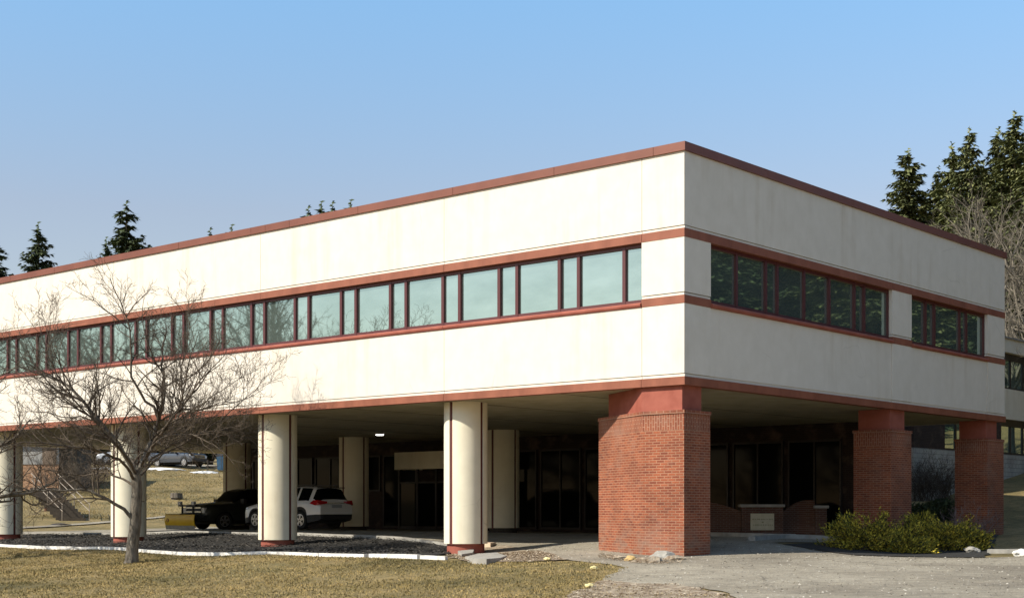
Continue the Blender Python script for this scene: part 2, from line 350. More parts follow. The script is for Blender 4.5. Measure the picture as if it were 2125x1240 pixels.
def sheet(name, poly, m, lift, step=.6, jitter=0.0, fn=None):
    """a sheet that follows the ground; poly list of (x,y)"""
    P = []
    for k in range(len(poly)):
        a, b = np.array(poly[k]), np.array(poly[(k + 1) % len(poly)]); n = max(1, int(np.hypot(*(b - a)) / (step * .5)))
        for i in range(n):
            q = a + (b - a) * i / n
            if jitter:
                q = q + np.array([noise.noise(Vector((q[0] * 1.3, q[1] * 1.3, 7))), noise.noise(Vector((q[0] * 1.3, q[1] * 1.3, 9)))]) * jitter + \
                    np.array([noise.noise(Vector((q[0] * 5, q[1] * 5, 7))), noise.noise(Vector((q[0] * 5, q[1] * 5, 9)))]) * jitter * .35
            P.append(q)
    P = np.array(P); nP = len(P)
    X, Y = np.meshgrid(np.arange(P[:, 0].min(), P[:, 0].max(), step), np.arange(P[:, 1].min(), P[:, 1].max(), step)); Q = np.stack([X.ravel(), Y.ravel()], -1)
    a, b = P, np.roll(P, -1, 0); ins = np.zeros(len(Q), bool)
    for (x0, y0), (x1, y1) in zip(a, b):
        c = ((y0 > Q[:, 1]) != (y1 > Q[:, 1]))
        if abs(y1 - y0) > 1e-12: ins ^= c & (Q[:, 0] < (x1 - x0) * (Q[:, 1] - y0) / (y1 - y0) + x0)
    Q = Q[ins]; d = np.sqrt(((Q[:, None] - P[None]) ** 2).sum(-1)).min(1) if len(Q) else np.zeros(0); Q = Q[d > step * .3]
    allp = [Vector(p) for p in P] + [Vector(p) for p in Q]
    r = geometry.delaunay_2d_cdt(allp, [], [list(range(nP))], 1, 1e-5)
    vv = np.array([(v.x, v.y) for v in r[0]]); zz = H(vv[:, 0], vv[:, 1]) + lift
    if fn: zz = zz + fn(vv)
    fs = [f for f in r[2] if len(f) == 3]
    V3 = np.column_stack([vv, zz]); F3 = np.array(fs)
    n = np.cross(V3[F3[:, 1]] - V3[F3[:, 0]], V3[F3[:, 2]] - V3[F3[:, 0]])[:, 2]; F3[n < 0] = F3[n < 0][:, ::-1]
    return np_mesh(name, V3, F3, m, None, True)
def tbp(t, b): p = XY(t, b); return (p[0], p[1])

drive = [gp(1055, 1133), gp(1120, 1146), gp(1165, 1160), gp(1215, 1166), gp(1262, 1170), gp(1296, 1177), gp(1270, 1190), gp(1250, 1203), gp(1300, 1210), gp(1380, 1212),
         gp(1440, 1218), gp(1500, 1226), gp(1540, 1245), (5.5, 18), (4, 6), (60, 6), (60, 33), (25, 34.3), gp(2125, 1154), gp(2040, 1157), gp(1900, 1156), gp(1780, 1153), gp(1700, 1143), gp(1630, 1131), gp(1600, 1125)]
drive += [tbp(.3, 10.4), tbp(1.5, 11), tbp(3.5, 14), tbp(4, 17), tbp(41, 17), tbp(43, 20), tbp(46, 20.5), tbp(47.6, 14), tbp(48, 6),
          tbp(47, 4), tbp(40, 4.4), tbp(30, 4.6), tbp(20, 4.6), tbp(14, 4.0), tbp(11, 3.2), tbp(9.3, 1.8)]
o = sheet("driveway", drive, M['pave'], .010, .7, .12); tag(o, "worn pale asphalt driveway running under the building", "driveway", kind="structure")
mul = [tbp(8.4, .2), tbp(8.2, -3.0), tbp(16, -3.15), tbp(30, -3.15), tbp(46, -3.2), tbp(46.5, 3.6), tbp(40, 4.3), tbp(30, 4.5), tbp(20, 4.5), tbp(14, 3.9), tbp(11, 3.1), tbp(9.4, 1.7)]
def mound(vv): 
    return np.array([max(0, noise.noise(Vector((x * .35, y * .35, 2)))) * .10 + noise.noise(Vector((x * 3, y * 3, 2))) * .012 for x, y in vv])
o = sheet("mulch_bed", mul, M['mulchbed'], .018, .45, 0, mound); tag(o, "black mulch bed under the edge of the building", "mulch bed", kind="structure")
dirt = [gp(925, 1152), gp(985, 1138), gp(1050, 1131), gp(1120, 1144), gp(1170, 1161), gp(1100, 1166), gp(1040, 1165), gp(975, 1168), gp(945, 1160)]
o = sheet("dirt_patch", dirt, M['dirt'], .022, .3, .25); tag(o, "bare dirt and rubble between round column and drive", "dirt", kind="structure")
dirt2 = [gp(1150, 1246), gp(1210, 1222), gp(1262, 1204), gp(1330, 1213), gp(1400, 1213), gp(1470, 1224), gp(1520, 1240), gp(1545, 1262), gp(1300, 1290)]
o = sheet("dirt_verge", dirt2, M['dirt'], .018, .3, .3); tag(o, "leaf strewn dirt verge where lawn meets asphalt", "dirt", kind="structure")
bed2 = [tbp(.5, 10.6), gp(1625, 1130), gp(1700, 1142), gp(1780, 1152), gp(1900, 1155), gp(2040, 1156), gp(2060, 1140), tbp(-.5, 19)]
o = sheet("shrub_bed", bed2, M['mulchbed'], .018, .45, .1); tag(o, "dark soil bed under the golden junipers", "planting bed", kind="structure")
path = [gp(40, 1097.5), gp(150, 1090.5), gp(232, 1084.5), gp(345, 1073.5), gp(480, 1064), gp(480, 1060.5), gp(345, 1070), gp(232, 1081.5), gp(150, 1087.5), gp(40, 1094)]
o = sheet("footpath", path, M['pave'], .05, .5); tag(o, "narrow concrete footpath along the foot of the bank", "path", kind="structure")
lot = [tuple(pxZ(60, 0, 136).xy), tuple(pxZ(340, 0, 135).xy), tuple(pxZ(520, 0, 132).xy), tuple(pxZ(620, 0, 175).xy), tuple(pxZ(40, 0, 175).xy)]
o = sheet("parking_lot", lot, M['pave'], .06, 2.0); tag(o, "upper parking lot beyond the crest of the bank", "parking lot", kind="structure")

# scattered small stuff as single meshes of little triangles
def scatter_tris(name, n, region, size, hgt, m, label, cat, accept=None, lift=.0, flat=False):
    X = []; 
    while len(X) < n:
        c = region(n); ok = accept(c) if accept is not None else np.ones(len(c), bool); X += list(c[ok])
    X = np.array(X[:n]); z = H(X[:, 0], X[:, 1]) + lift; c = np.column_stack([X, z])
    a = rng.uniform(0, 2 * np.pi, n); s = size * rng.uniform(.5, 1.5, n); d = np.column_stack([np.cos(a), np.sin(a), np.zeros(n)])
    if flat:
        e = np.column_stack([-np.sin(a), np.cos(a), rng.uniform(-.5, .9, n)])
        v0 = c - d * s[:, None]; v1 = c + d * s[:, None]; v2 = c + e * (s * .8)[:, None]; v3 = v0
    else:
        v0 = c - d * (s * .5)[:, None]; v1 = c + d * (s * .5)[:, None]
        v2 = c + np.column_stack([rng.normal(0, .35, n) * hgt, rng.normal(0, .35, n) * hgt, hgt * rng.uniform(.4, 1.3, n)])
    V = np.stack([v0, v1, v2], 1).reshape(-1, 3); Fc = np.arange(3 * n).reshape(-1, 3)
    return tag(np_mesh(name, V, Fc, m), label, cat, kind="stuff")
def in_poly(P):
    P = np.array(P)
    def f(Q):
        ins = np.zeros(len(Q), bool)
        for (x0, y0), (x1, y1) in zip(P, np.roll(P, -1, 0)):
            c = ((y0 > Q[:, 1]) != (y1 > Q[:, 1])); ins ^= c & (Q[:, 0] < (x1 - x0) * (Q[:, 1] - y0) / (y1 - y0 + 1e-12) + x0)
        return ins
    return f
lawnpoly = [(-22, 22), (4.2, 22), gp(1520, 1240), gp(1262, 1204), gp(1272, 1192), gp(1310, 1177), gp(1220, 1165), gp(1100, 1165), gp(960, 1165), tbp(8.2, -3.5), tbp(44, -3.5), (-32, 58), (-34, 50)]
lp = in_poly(lawnpoly)
patchy = lambda c: lp(c) & (np.array([noise.noise(Vector((x * .5, y * .5, 1))) + .9 * noise.noise(Vector((x * 2.2, y * 2.2, 1))) for x, y in c]) > rng.uniform(-.9, .45, len(c)))
region = lambda n: np.column_stack([rng.uniform(-30, 6, n), rng.uniform(22, 56, n)])
scatter_tris("grass_blades", 190000, region, .028, .034, M['blades'], "short dry winter grass blades across the front lawn", "grass", patchy)
mp_ = in_poly(mul); bx = np.array(mul)
scatter_tris("mulch_chips", 38000, lambda n: np.column_stack([rng.uniform(bx[:, 0].min(), bx[:, 0].max(), n), rng.uniform(bx[:, 1].min(), bx[:, 1].max(), n)]), .035, .03, M['chips'],
             "loose black mulch chips under the building edge", "mulch", lambda c: mp_(c), .07, True)
d1, d2, d3 = in_poly(dirt), in_poly(dirt2), in_poly([gp(1245, 1148), gp(1290, 1156), gp(1350, 1160), gp(1418, 1160), gp(1412, 1170), gp(1350, 1173), gp(1290, 1167), gp(1240, 1158)])
scatter_tris("leaf_litter", 15000, lambda n: np.column_stack([rng.uniform(-6, 9, n), rng.uniform(20, 42, n)]), .024, .02, M['litter'],
             "pale dead leaves and twigs strewn over the dirt", "leaf litter", lambda c: d1(c) | (d3(c) & (rng.uniform(0, 1, len(c)) < .8)) | (d2(c) & (np.array([noise.noise(Vector((x * 1.1, y * 1.1, 4))) for x, y in c]) > rng.uniform(-.35, .5, len(c)))), .035, True)
dr_ = in_poly(drive)
scatter_tris("gravel", 12000, lambda n: np.column_stack([rng.uniform(0, 20, n), rng.uniform(22, 44, n)]), .020, .02, M['gravel'],
             "loose grit and pale stone chips on the asphalt drive", "gravel", lambda c: dr_(c), .022, True)
scatter_tris("bank_weeds", 60000, lambda n: np.column_stack([rng.uniform(-52, -8, n), rng.uniform(82, 130, n)]), .05, .07, M['blades'],
             "tufts of dry weeds on the grassy bank behind the building", "weeds", lambda c: (c[:, 1] > 86) & (np.array([noise.noise(Vector((x * .35, y * .35, 5))) for x, y in c]) > rng.uniform(-.5, .35, len(c))), 0)

# ------------------------------------------------------------------ the office building
LEN, DEP = 45.0, 20.66
bld = thing("office_building", "long cream office building with red bands raised on round columns and brick piers", "building")
def part(name, m, fn, parent=bld, **kw):
    b = MB(); fn(b); return b.build(name, m, parent, **kw)
GAP = .013
Tj = [0, 1.32, 8.36, 16.65, 25.0, 33.3, 41.6, LEN]       # panel joints on the long side
Bj = [0, 1.23, 11.66, 13.04, 19.14, DEP]
Wt = .25                                                # wall thickness / window recess
# parapet panels, lips and lower panels. the long face keeps the corner, the short face butts against it
for i in range(len(Tj) - 1):
    a, c = Tj[i], Tj[i + 1] - GAP
    part('wall_panel', M['stucco'], lambda s: (s.tb(a, c, 0, Wt, 7.225, 9.09), s.tb(a, c, .018, Wt, 7.145, 7.205)))
    part('wall_panel', M['stucco'], lambda s: (s.tb(a, c, 0, Wt, 3.475, 5.245), s.tb(a, c, .018, Wt, 3.39, 3.455)))
for i in range(len(Bj) - 1):
    a, c = Bj[i] + (Wt if i == 0 else 0), Bj[i + 1] - (GAP if i in (1, 3) else 0)
    if i == 0:
        part('wall_panel', M['stucco'], lambda s: (s.tb(.004, Wt, a, DEP, 7.225, 9.09), s.tb(.02, Wt, a, DEP, 7.145, 7.205)))
    ins = .035 if i in (1, 3) else .004
    part('wall_panel', M['stucco'], lambda s: (s.tb(ins, Wt, a, c, 3.475, 5.245), s.tb(ins + .018, Wt, a, c, 3.39, 3.455)))
# backing behind the grooves so no light leaks
part('wall_core', M['stucco'], lambda s: (s.tb(.06, LEN, .06, Wt - .02, 7.16, 9.05), s.tb(.06, Wt - .02, .06, DEP, 7.16, 9.05),
                                          s.tb(.06, LEN, .06, Wt - .02, 3.40, 5.2), s.tb(.06, Wt - .02, .06, DEP, 3.40, 5.2)))
# pillars between windows
def pillar(t0, t1, b0, b1):
    part('wall_pillar', M['stucco'], lambda s: (s.tb(t0, t1, b0, b1, 5.535, 6.925), s.tb(t0 + (.018 if t0 < .05 else 0), t1, b0 + (.018 if b0 < .05 else 0), b1, 5.455, 5.515)))
pillar(0, 1.32, 0, 1.23)
pillar(.004, Wt + .1, 11.66, 13.04); pillar(.004, Wt + .1, 19.14, DEP)
# red bands
def band(z0, z1, out, nm='red_band', m='redband', js_t=Tj, js_b=None):
    for i in range(len(js_t) - 1):
        part(nm, M[m], lambda s: s.tb(js_t[i] - (out if i == 0 else 0), js_t[i + 1] - .012, -out, Wt, z0, z1))
    jb = js_b or [Wt, 11.66, DEP + out]
    for i in range(len(jb) - 1):
        part(nm, M[m], lambda s: s.tb(-out, Wt - .002, jb[i] + .002, jb[i + 1] - .006, z0, z1))
band(6.925, 7.143, .012)
band(3.18, 3.388, .03)
cj = [0, .92, 4.2, 7.96, 11.94, 15.14, 16.34, 17.07, 21.0, 25.5, 28.85, 32.02, 36, 40, LEN]
band(9.092, 9.315, .06, 'coping', 'coping', cj, [Wt, 4.0, 8.0, 12.0, 16.0, DEP + .06])
# band at the foot of the pillars, and rounded sills under the windows
part('red_band', M['redband'], lambda s: (s.tb(-.012, 1.32, -.012, Wt, 5.247, 5.453), s.tb(-.012, Wt, Wt + .002, 1.23, 5.247, 5.453)))
part('red_band', M['redband'], lambda s: s.tb(-.012, Wt, 11.66, 13.04, 5.247, 5.453)); part('red_band', M['redband'], lambda s: s.tb(-.012, Wt, 19.14, DEP + .012, 5.247, 5.453))
def sill_t(t0, t1):
    s = MB(); prof = [(.22, 5.247), (-.01, 5.247), (-.045, 5.262), (-.065, 5.30), (-.06, 5.335), (-.03, 5.36), (.05, 5.385), (.22, 5.40)]
    for (b0, z0), (b1, z1) in zip(prof, prof[1:]): s.quad([W(t1, b0, z0), W(t0, b0, z0), W(t0, b1, z1), W(t1, b1, z1)])
    s.quad([W(t0, b, z) for b, z in prof]); s.quad([W(t1, b, z) for b, z in reversed(prof)]); return s
def sill_b(b0_, b1_):
    s = MB(); prof = [(.22, 5.247), (-.01, 5.247), (-.045, 5.262), (-.065, 5.30), (-.06, 5.335), (-.03, 5.36), (.05, 5.385), (.22, 5.40)]
    for (t0, z0), (t1, z1) in zip(prof, prof[1:]): s.quad([W(t0, b0_, z0), W(t0, b1_, z0), W(t1, b1_, z1), W(t1, b0_, z1)])
    s.quad([W(t, b0_, z) for t, z in reversed(prof)]); s.quad([W(t, b1_, z) for t, z in prof]); return s
for a, c in ((1.325, 8.35), (8.36, 16.64), (16.65, 24.99), (25.0, 33.29), (33.3, LEN)): sill_t(a, c).build('window_sill', M['redstucco'], bld)
sill_b(1.235, 11.655).build('window_sill', M['redstucco'], bld); sill_b(13.045, 19.135).build('window_sill', M['redstucco'], bld)
# windows: one frame + pane per bay
FZ0, FZ1 = 5.40, 6.925
FZB, FZT = 5.47, 6.83
def window_t(t0, t1):
    s = MB(); m = .05
    s.tb(t0, t0 + m, .12, .24, FZ0, FZ1); s.tb(t1 - m, t1 - .002, .12, .24, FZ0, FZ1)
    s.tb(t0 + m, t1 - m, .13, .24, FZ0, FZB); s.tb(t0 + m, t1 - m, .13, .24, FZT, FZ1)
    f = s.build('window', M['frame'], bld)
    dt = random.uniform(-.010, .010); g = MB(); g.quad([W(t1 - m, .19 + dt, FZB), W(t0 + m, .19, FZB), W(t0 + m, .19, FZT), W(t1 - m, .19 + dt, FZT)]); g.build('pane', M['glass'], f)
def window_b(b0, b1):
    s = MB(); m = .05
    s.tb(.12, .24, b0, b0 + m, FZ0, FZ1); s.tb(.12, .24, b1 - m, b1 - .002, FZ0, FZ1)
    s.tb(.13, .24, b0 + m, b1 - m, FZ0, FZB); s.tb(.13, .24, b0 + m, b1 - m, FZT, FZ1)
    f = s.build('window', M['frame'], bld)
    dt = random.uniform(-.010, .010); g = MB(); g.quad([W(.19, b0 + m, FZB), W(.19 + dt, b1 - m, FZB), W(.19 + dt, b1 - m, FZT), W(.19, b0 + m, FZT)]); g.build('pane', M['glass'], f)
t = 1.325; edges = [t, 1.98]
while edges[-1] < LEN - 2.3: edges += [edges[-1] + 1.52, edges[-1] + 2.185]
edges.append(LEN - .05)
for a, c in zip(edges, edges[1:]): window_t(a, c)
for a, c in zip([1.235, 2.69, 4.21, 4.83, 6.33, 7.82, 9.39, 10.03], [2.69, 4.21, 4.83, 6.33, 7.82, 9.39, 10.03, 11.655]): window_b(a, c)
for a, c in zip([13.045, 14.36, 15.04, 17.05, 17.61], [14.36, 15.04, 17.05, 17.61, 19.135]): window_b(a, c)
# dark inside behind the panes, far walls, roof, soffit
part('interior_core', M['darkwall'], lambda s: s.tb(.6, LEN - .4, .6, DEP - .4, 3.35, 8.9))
part('wall_panel', M['stucco'], lambda s: s.tb(LEN - Wt, LEN - .001, Wt, DEP, 3.19, 9.088))
part('wall_panel', M['stucco'], lambda s: s.tb(Wt, LEN - Wt - .002, DEP - Wt, DEP - .002, 3.19, 9.088))
part('roof', M['roof'], lambda s: s.tb(Wt + .002, LEN - Wt - .002, Wt + .002, DEP - Wt - .002, 8.92, 9.0))
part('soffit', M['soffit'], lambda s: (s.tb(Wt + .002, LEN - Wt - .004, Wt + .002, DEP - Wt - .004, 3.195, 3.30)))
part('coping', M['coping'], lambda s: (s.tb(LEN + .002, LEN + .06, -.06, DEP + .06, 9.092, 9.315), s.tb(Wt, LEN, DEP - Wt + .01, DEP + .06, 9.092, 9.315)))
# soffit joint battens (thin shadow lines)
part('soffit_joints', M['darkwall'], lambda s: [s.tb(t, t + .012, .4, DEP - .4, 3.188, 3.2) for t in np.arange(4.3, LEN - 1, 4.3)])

# round columns with four recessed red strips
def column(t, b, zb=-.985, base=True):
    s = MB(); r = .65; pts = []
    g = .06 / r
    for q in range(4):
        a0 = q * math.pi / 2
        pts.append((r * .93, a0 - g)); 
        pts.append((r * .93, a0 + g)) 
        for k in range(13): pts.append((r, a0 + g + (math.pi / 2 - 2 * g) * k / 12))
    order = sorted(pts, key=lambda p: 0)
    ax0 = ROTZ; c = XY(t, b)
    poly = []
    for q in range(4):
        a0 = q * math.pi / 2 + ax0
        poly += [(r * .94, a0 - g * .98), (r * .94, a0 + g * .98)] + [(r, a0 + g + (math.pi / 2 - 2 * g) * k / 12) for k in range(13)]
    P = [(c[0] + rr * math.cos(a), c[1] + rr * math.sin(a)) for rr, a in poly]
    s.prism(P, zb, 3.193, True)
    co = s.build('column', M['column'], bld, weld=True)
    me = co.data
    for p in me.polygons: p.use_smooth = abs(p.normal.z) < .5
    try: me.set_sharp_from_angle(angle=math.radians(30))
    except Exception: pass
    for q in range(4):
        a0 = q * math.pi / 2 + ax0; st = MB()
        P = [(c[0] + rr * math.cos(a), c[1] + rr * math.sin(a)) for rr, a in ((.55, a0 - g * .9), (.625, a0 - g * .93), (.625, a0 + g * .93), (.55, a0 + g * .9))]
        st.prism(P, zb - .02, 3.19); st.build('strip', M['groove'], co)
    bs = MB(); P = [(c[0] + .56 * math.cos(2 * math.pi * k / 32), c[1] + .56 * math.sin(2 * math.pi * k / 32)) for k in range(32)]
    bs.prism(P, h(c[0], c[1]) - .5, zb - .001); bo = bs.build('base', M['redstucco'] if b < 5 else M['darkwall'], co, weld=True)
for t in (8.6, 17.2, 25.8, 34.5, 43.0): column(t, 1.2)
for t in (8.6, 17.4, 26.1, 34.2): column(t, 13.0, -.70)
# brick piers
def pier(poly_tb, neck_tb, ztop=2.55):
    P = [tuple(XY(*p)) for p in poly_tb]
    if sum(P[i][0] * P[(i + 1) % len(P)][1] - P[(i + 1) % len(P)][0] * P[i][1] for i in range(len(P))) < 0: P = P[::-1]
    Q = [tuple(XY(*p)) for p in neck_tb]
    if sum(Q[i][0] * Q[(i + 1) % len(Q)][1] - Q[(i + 1) % len(Q)][0] * Q[i][1] for i in range(len(Q))) < 0: Q = Q[::-1]
    zs = ztop - .50
    s = MB(); s.prism(P, -1.9, zs - .002); o = s.build('pier', M['brick'], bld)
    def off(P, d):
        c = np.mean(P, 0); return [tuple(c + (np.array(p) - c) * (1 + d / np.hypot(*(np.array(p) - c)))) for p in P]
    s = MB()
    for (z0, z1) in ((zs, zs + .2), (zs + .2, zs + .41)):
        a = 0
        for k in range(len(P)):
            p, q = P[k], P[(k + 1) % len(P)]; L = math.hypot(q[0] - p[0], q[1] - p[1])
            s.quad([(p[0], p[1], z0), (q[0], q[1], z0), (q[0], q[1], z1), (p[0], p[1], z1)], [(z0 - zs, a), (z0 - zs, a + L), (z1 - zs, a + L), (z1 - zs, a)]); a += L
    s.build('soldier_course', M['soldier'], o)
    s = MB(); s.prism(off(P, .035), ztop - .088, ztop); s.build('cap_course', M['soldier'], o)
    s = MB(); s.prism(Q, ztop + .001, 3.192); s.build('neck', M['redstucco'], o)
pier([(.02, .02), (.02, 1.23), (1.3, 2.5), (3.4, 2.7), (3.78, 1.40), (1.3, .02)], [(.13, .10), (.13, .98), (1.3, 2.2), (3.2, 2.4), (3.45, 1.42), (1.38, .10)])
pier([(.02, 11.62), (.02, 13.05), (1.4, 13.05), (1.32, 11.62)], [(.12, 11.72), (.12, 12.75), (1.25, 12.75), (1.2, 11.72)])
pier([(.02, 19.14), (.02, 20.6), (1.3, 20.6), (1.22, 19.14)], [(.12, 19.24), (.12, 20.2), (1.1, 20.2), (1.1, 19.24)])
# enclosed ground floor under the building
EB = 17.0
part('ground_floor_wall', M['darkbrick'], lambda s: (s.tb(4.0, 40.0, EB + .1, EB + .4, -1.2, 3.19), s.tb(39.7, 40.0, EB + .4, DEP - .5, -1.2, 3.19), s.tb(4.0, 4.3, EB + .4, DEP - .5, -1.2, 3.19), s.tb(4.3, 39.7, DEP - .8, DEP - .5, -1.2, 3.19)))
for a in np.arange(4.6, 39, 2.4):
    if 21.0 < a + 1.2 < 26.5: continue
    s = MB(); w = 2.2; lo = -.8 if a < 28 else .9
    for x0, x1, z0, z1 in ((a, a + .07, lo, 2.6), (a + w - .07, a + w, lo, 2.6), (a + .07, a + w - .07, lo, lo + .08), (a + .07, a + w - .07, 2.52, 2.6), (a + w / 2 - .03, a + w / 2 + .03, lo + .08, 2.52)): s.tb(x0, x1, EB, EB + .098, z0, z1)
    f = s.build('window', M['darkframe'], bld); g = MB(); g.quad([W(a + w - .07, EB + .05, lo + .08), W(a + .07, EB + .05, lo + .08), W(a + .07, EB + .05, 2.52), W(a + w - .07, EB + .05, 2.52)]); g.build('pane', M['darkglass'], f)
# entrance vestibule
vb = MB(); vb.tb(20.9, 25.9, 15.3, 15.4, 1.83, 2.55); vb.tb(20.9, 21.0, 15.4, 17.0, 1.83, 2.55); vb.tb(25.8, 25.9, 15.4, 17.0, 1.83, 2.55); vb.tb(20.9, 25.9, 15.3, 17, 2.552, 2.6)
ves = vb.build('entrance_vestibule', M['column'], bld)
s = MB()
for x in (21.0, 22.15, 23.3, 24.45, 25.6): s.tb(x, x + .1, 15.32, 15.42, -.84, 1.828)
s.tb(21.0, 25.7, 15.34, 15.40, -.84, -.70); s.tb(21.0, 25.7, 15.34, 15.40, 1.2, 1.28); s.build('door_frame', M['darkframe'], ves)
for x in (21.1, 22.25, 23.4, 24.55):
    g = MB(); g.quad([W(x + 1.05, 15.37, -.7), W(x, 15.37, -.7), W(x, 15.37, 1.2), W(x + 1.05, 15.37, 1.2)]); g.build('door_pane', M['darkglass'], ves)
# recessed lamp
c = W(21.9, 8.3, 3.183); c = pxZ(788, 901, 59.8)
lamp = thing("ceiling_lamp", "small lit round lamp on the soffit above the entrance drive", "lamp", (c.x, c.y, 3.19))
s = MB(); s.prism([(.2 * math.cos(k * math.pi / 8), .2 * math.sin(k * math.pi / 8)) for k in range(16)], -.05, .0); s.build('lamp_ring', M['white'], lamp)
s = MB(); s.prism([(.16 * math.cos(k * math.pi / 8), .16 * math.sin(k * math.pi / 8)) for k in range(16)], -.075, -.052); s.build('lamp_lens', M['lampglow'], lamp)

# small post by the door
c = W(20.2, 13.6, 0); zz = h(c.x, c.y)
o = thing("stanchion", "thin pale metal post standing by the dark entrance", "post", (c.x, c.y, zz))
MB().tube([(0, 0, 0), (0, 0, 1.25)], .035, 8).build('pole', M['metal'], o); MB().tube([(0, 0, 0), (0, 0, .03)], .16, 12).build('foot', M['metal'], o); MB().box(-.12, .12, -.02, .02, 1.1, 1.4).build('head', M['metal'], o)

# ------------------------------------------------------------------ kerbs
def strip_run(pts, w, ht, name, m, lift=0.0):
    s = MB(); P = [np.array(p) for p in pts]
    L = []
    for i, p in enumerate(P):
        d = P[min(i + 1, len(P) - 1)] - P[max(i - 1, 0)]; d = d / np.hypot(*d); n = np.array([-d[1], d[0]]); z = h(*p) + lift
        L.append([(*(p - n * w / 2), z - .15), (*(p + n * w / 2), z - .15), (*(p + n * w / 2), z + ht), (*(p - n * w / 2), z + ht)])
    for a, b in zip(L, L[1:]):
        for k in range(4):
            j = (k + 1) % 4; s.quad([a[j], a[k], b[k], b[j]])
    s.quad(L[0]); s.quad(L[-1][::-1]); return s.build(name, m, weld=True)
ks = [tbp(t, 4.5) for t in (47, 40, 35, 30, 26, 22, 20)] + [tbp(17, 4.3), tbp(14, 3.9), tbp(12, 3.4), tbp(10.5, 2.8), tbp(9.6, 1.9)]
dense = []
for a, b in zip(ks, ks[1:]):
    for i in range(4): dense.append(tuple(np.array(a) + (np.array(b) - np.array(a)) * i / 4))
tag(strip_run(dense + [ks[-1]], .16, .10, "kerb", M['concrete'], .02), "pale concrete kerb between mulch bed and covered drive", "kerb", kind="structure")
tag(strip_run([tbp(2.6, 10.2), tbp(3.4, 9.6), tbp(4.2, 9.6), tbp(6.5, 10.6), tbp(8, 11.8)], .16, .12, "kerb", M['concrete'], .02), "concrete kerb in front of the low brick sign wall", "kerb", kind="structure")
tag(strip_run([gp(1560, 1122), gp(1590, 1119), gp(1625, 1117), gp(1680, 1118), gp(1760, 1122)], .2, .12, "kerb", M['concrete'], .02), "curved concrete kerb edging the shrub bed", "kerb", kind="structure")
tag(strip_run([gp(2050, 1146), gp(2090, 1146), gp(2140, 1145), gp(2300, 1146)], .5, .08, "kerb", M['concrete'], .02), "broad concrete kerb at the right edge of the drive", "kerb", kind="structure")
# white painted timbers along the lawn, each one a thing
breaks = [(926, 874), (871, 771), (761, 668), (667, 560), (559, 465), (464, 374), (373, 300), (299, 232), (231, 158), (157, 96), (95, 38), (37, -25)]
desc = ["short white painted edging timber at the foot of the third column, beside the dirt", "white edging timber just right of the open gap, before the mulch bed",
        "white edging timber just left of the open gap, before the mulch bed", "white edging timber lying in front of the white car",
        "white edging timber right in front of the column with branch shadows", "white edging timber in line with the yellow snow plow's right end and the near column",
        "white edging timber right of the big bare tree, below the plow blade", "white edging timber passing behind the big bare tree's trunk",
        "white edging timber just left of the bare tree's trunk", "white edging timber below the hillside steps",
        "white edging timber right of the leftmost column", "leftmost white edging timber, in front of the leftmost column"]
def kerbpt(px):
    r = (px - CX) / F; k = Cc[0] - r * Cc[1]; return -(k + (Rd[0] - r * Rd[1]) * -3.3) / (Ld[0] - r * Ld[1])
for (a, b), lb in zip(breaks, desc):
    t0, t1 = kerbpt(a), kerbpt(b); n = 6
    P = [tbp(t0 + (t1 - t0) * i / n, -3.3 + .04 * math.sin(t0 * 3 + i)) for i in range(n + 1)]
    o = strip_run(P, .15, .065 + random.uniform(-.012, .015), "edging_timber", M['whitecurb'], .02); tag(o, lb, "edging", "white timbers edging the mulch bed")

# ------------------------------------------------------------------ stones, slabs
def rock(name, loc, sz, m, label, cat, group=None, seed=0, flat=1.0):
    bm = bmesh.new(); bmesh.ops.create_icosphere(bm, subdivisions=3, radius=1)
    for v in bm.verts:
        n = noise.noise(v.co * 1.3 + Vector((seed, 0, 0))) * .35 + noise.noise(v.co * 4 + Vector((seed, 3, 0))) * .12
        v.co *= 1 + n; v.co.x *= sz[0]; v.co.y *= sz[1]; v.co.z *= sz[2]
    me = bpy.data.meshes.new(name); bm.to_mesh(me); bm.free(); me.materials.append(m); o = link_mesh(name, me); o.location = loc; return tag(o, label, cat, group)
def slab(name, pts, th, m, label, cat, lift=.03):
    z = np.mean([h(*p) for p in pts]); s = MB(); P = pts
    if sum(P[i][0] * P[(i + 1) % len(P)][1] - P[(i + 1) % len(P)][0] * P[i][1] for i in range(len(P))) < 0: P = P[::-1]
    s.prism(P, z - .1, z + th + lift); return tag(s.build(name, m, bevel=.01), label, cat)
x, y = gp(1375, 1158); rock("concrete_lump", (x, y, h(x, y) + .05), (.30, .2, .17), M['concrete'], "grey lump of broken concrete against the corner pier's foot", "rubble", seed=2)
x, y = gp(1345, 1166); rock("dirt_clod", (x, y, h(x, y) + .02), (.4, .22, .12), M['dirt'], "crumbled brown clod beside the corner pier", "rubble", seed=5)
x, y = gp(1400, 1161); rock("dirt_clod", (x, y, h(x, y) + .03), (.25, .16, .09), M['dirt'], "small brown clod right under the corner pier's edge", "rubble", seed=15)
x, y = gp(1282, 1159); rock("dirt_clod", (x, y, h(x, y) + .03), (.28, .14, .06), M['dirt'], "flat brown clod at the left foot of the corner pier", "rubble", seed=25)
x, y = gp(1308, 1163); rock("yellow_stone", (x, y, h(x, y) + .04), (.13, .1, .09), mat('ochre_stone', (.5, .34, .14), .9), "small ochre stone at the foot of the brick corner pier", "stone", seed=8)
slab("asphalt_slab", [gp(965, 1161), gp(990, 1153), gp(1030, 1151), gp(1052, 1156), gp(1040, 1163), gp(1010, 1170), gp(980, 1168)], .06, M['concrete'], "broken grey paving slab lying on the dirt by the column", "slab")
slab("splash_board", [gp(1001, 1135), gp(1006, 1129), gp(1029, 1129), gp(1018, 1136)], .05, mat('tan_board', (.55, .42, .30), .8), "small tan board on the ground right of the column base", "board", .06)
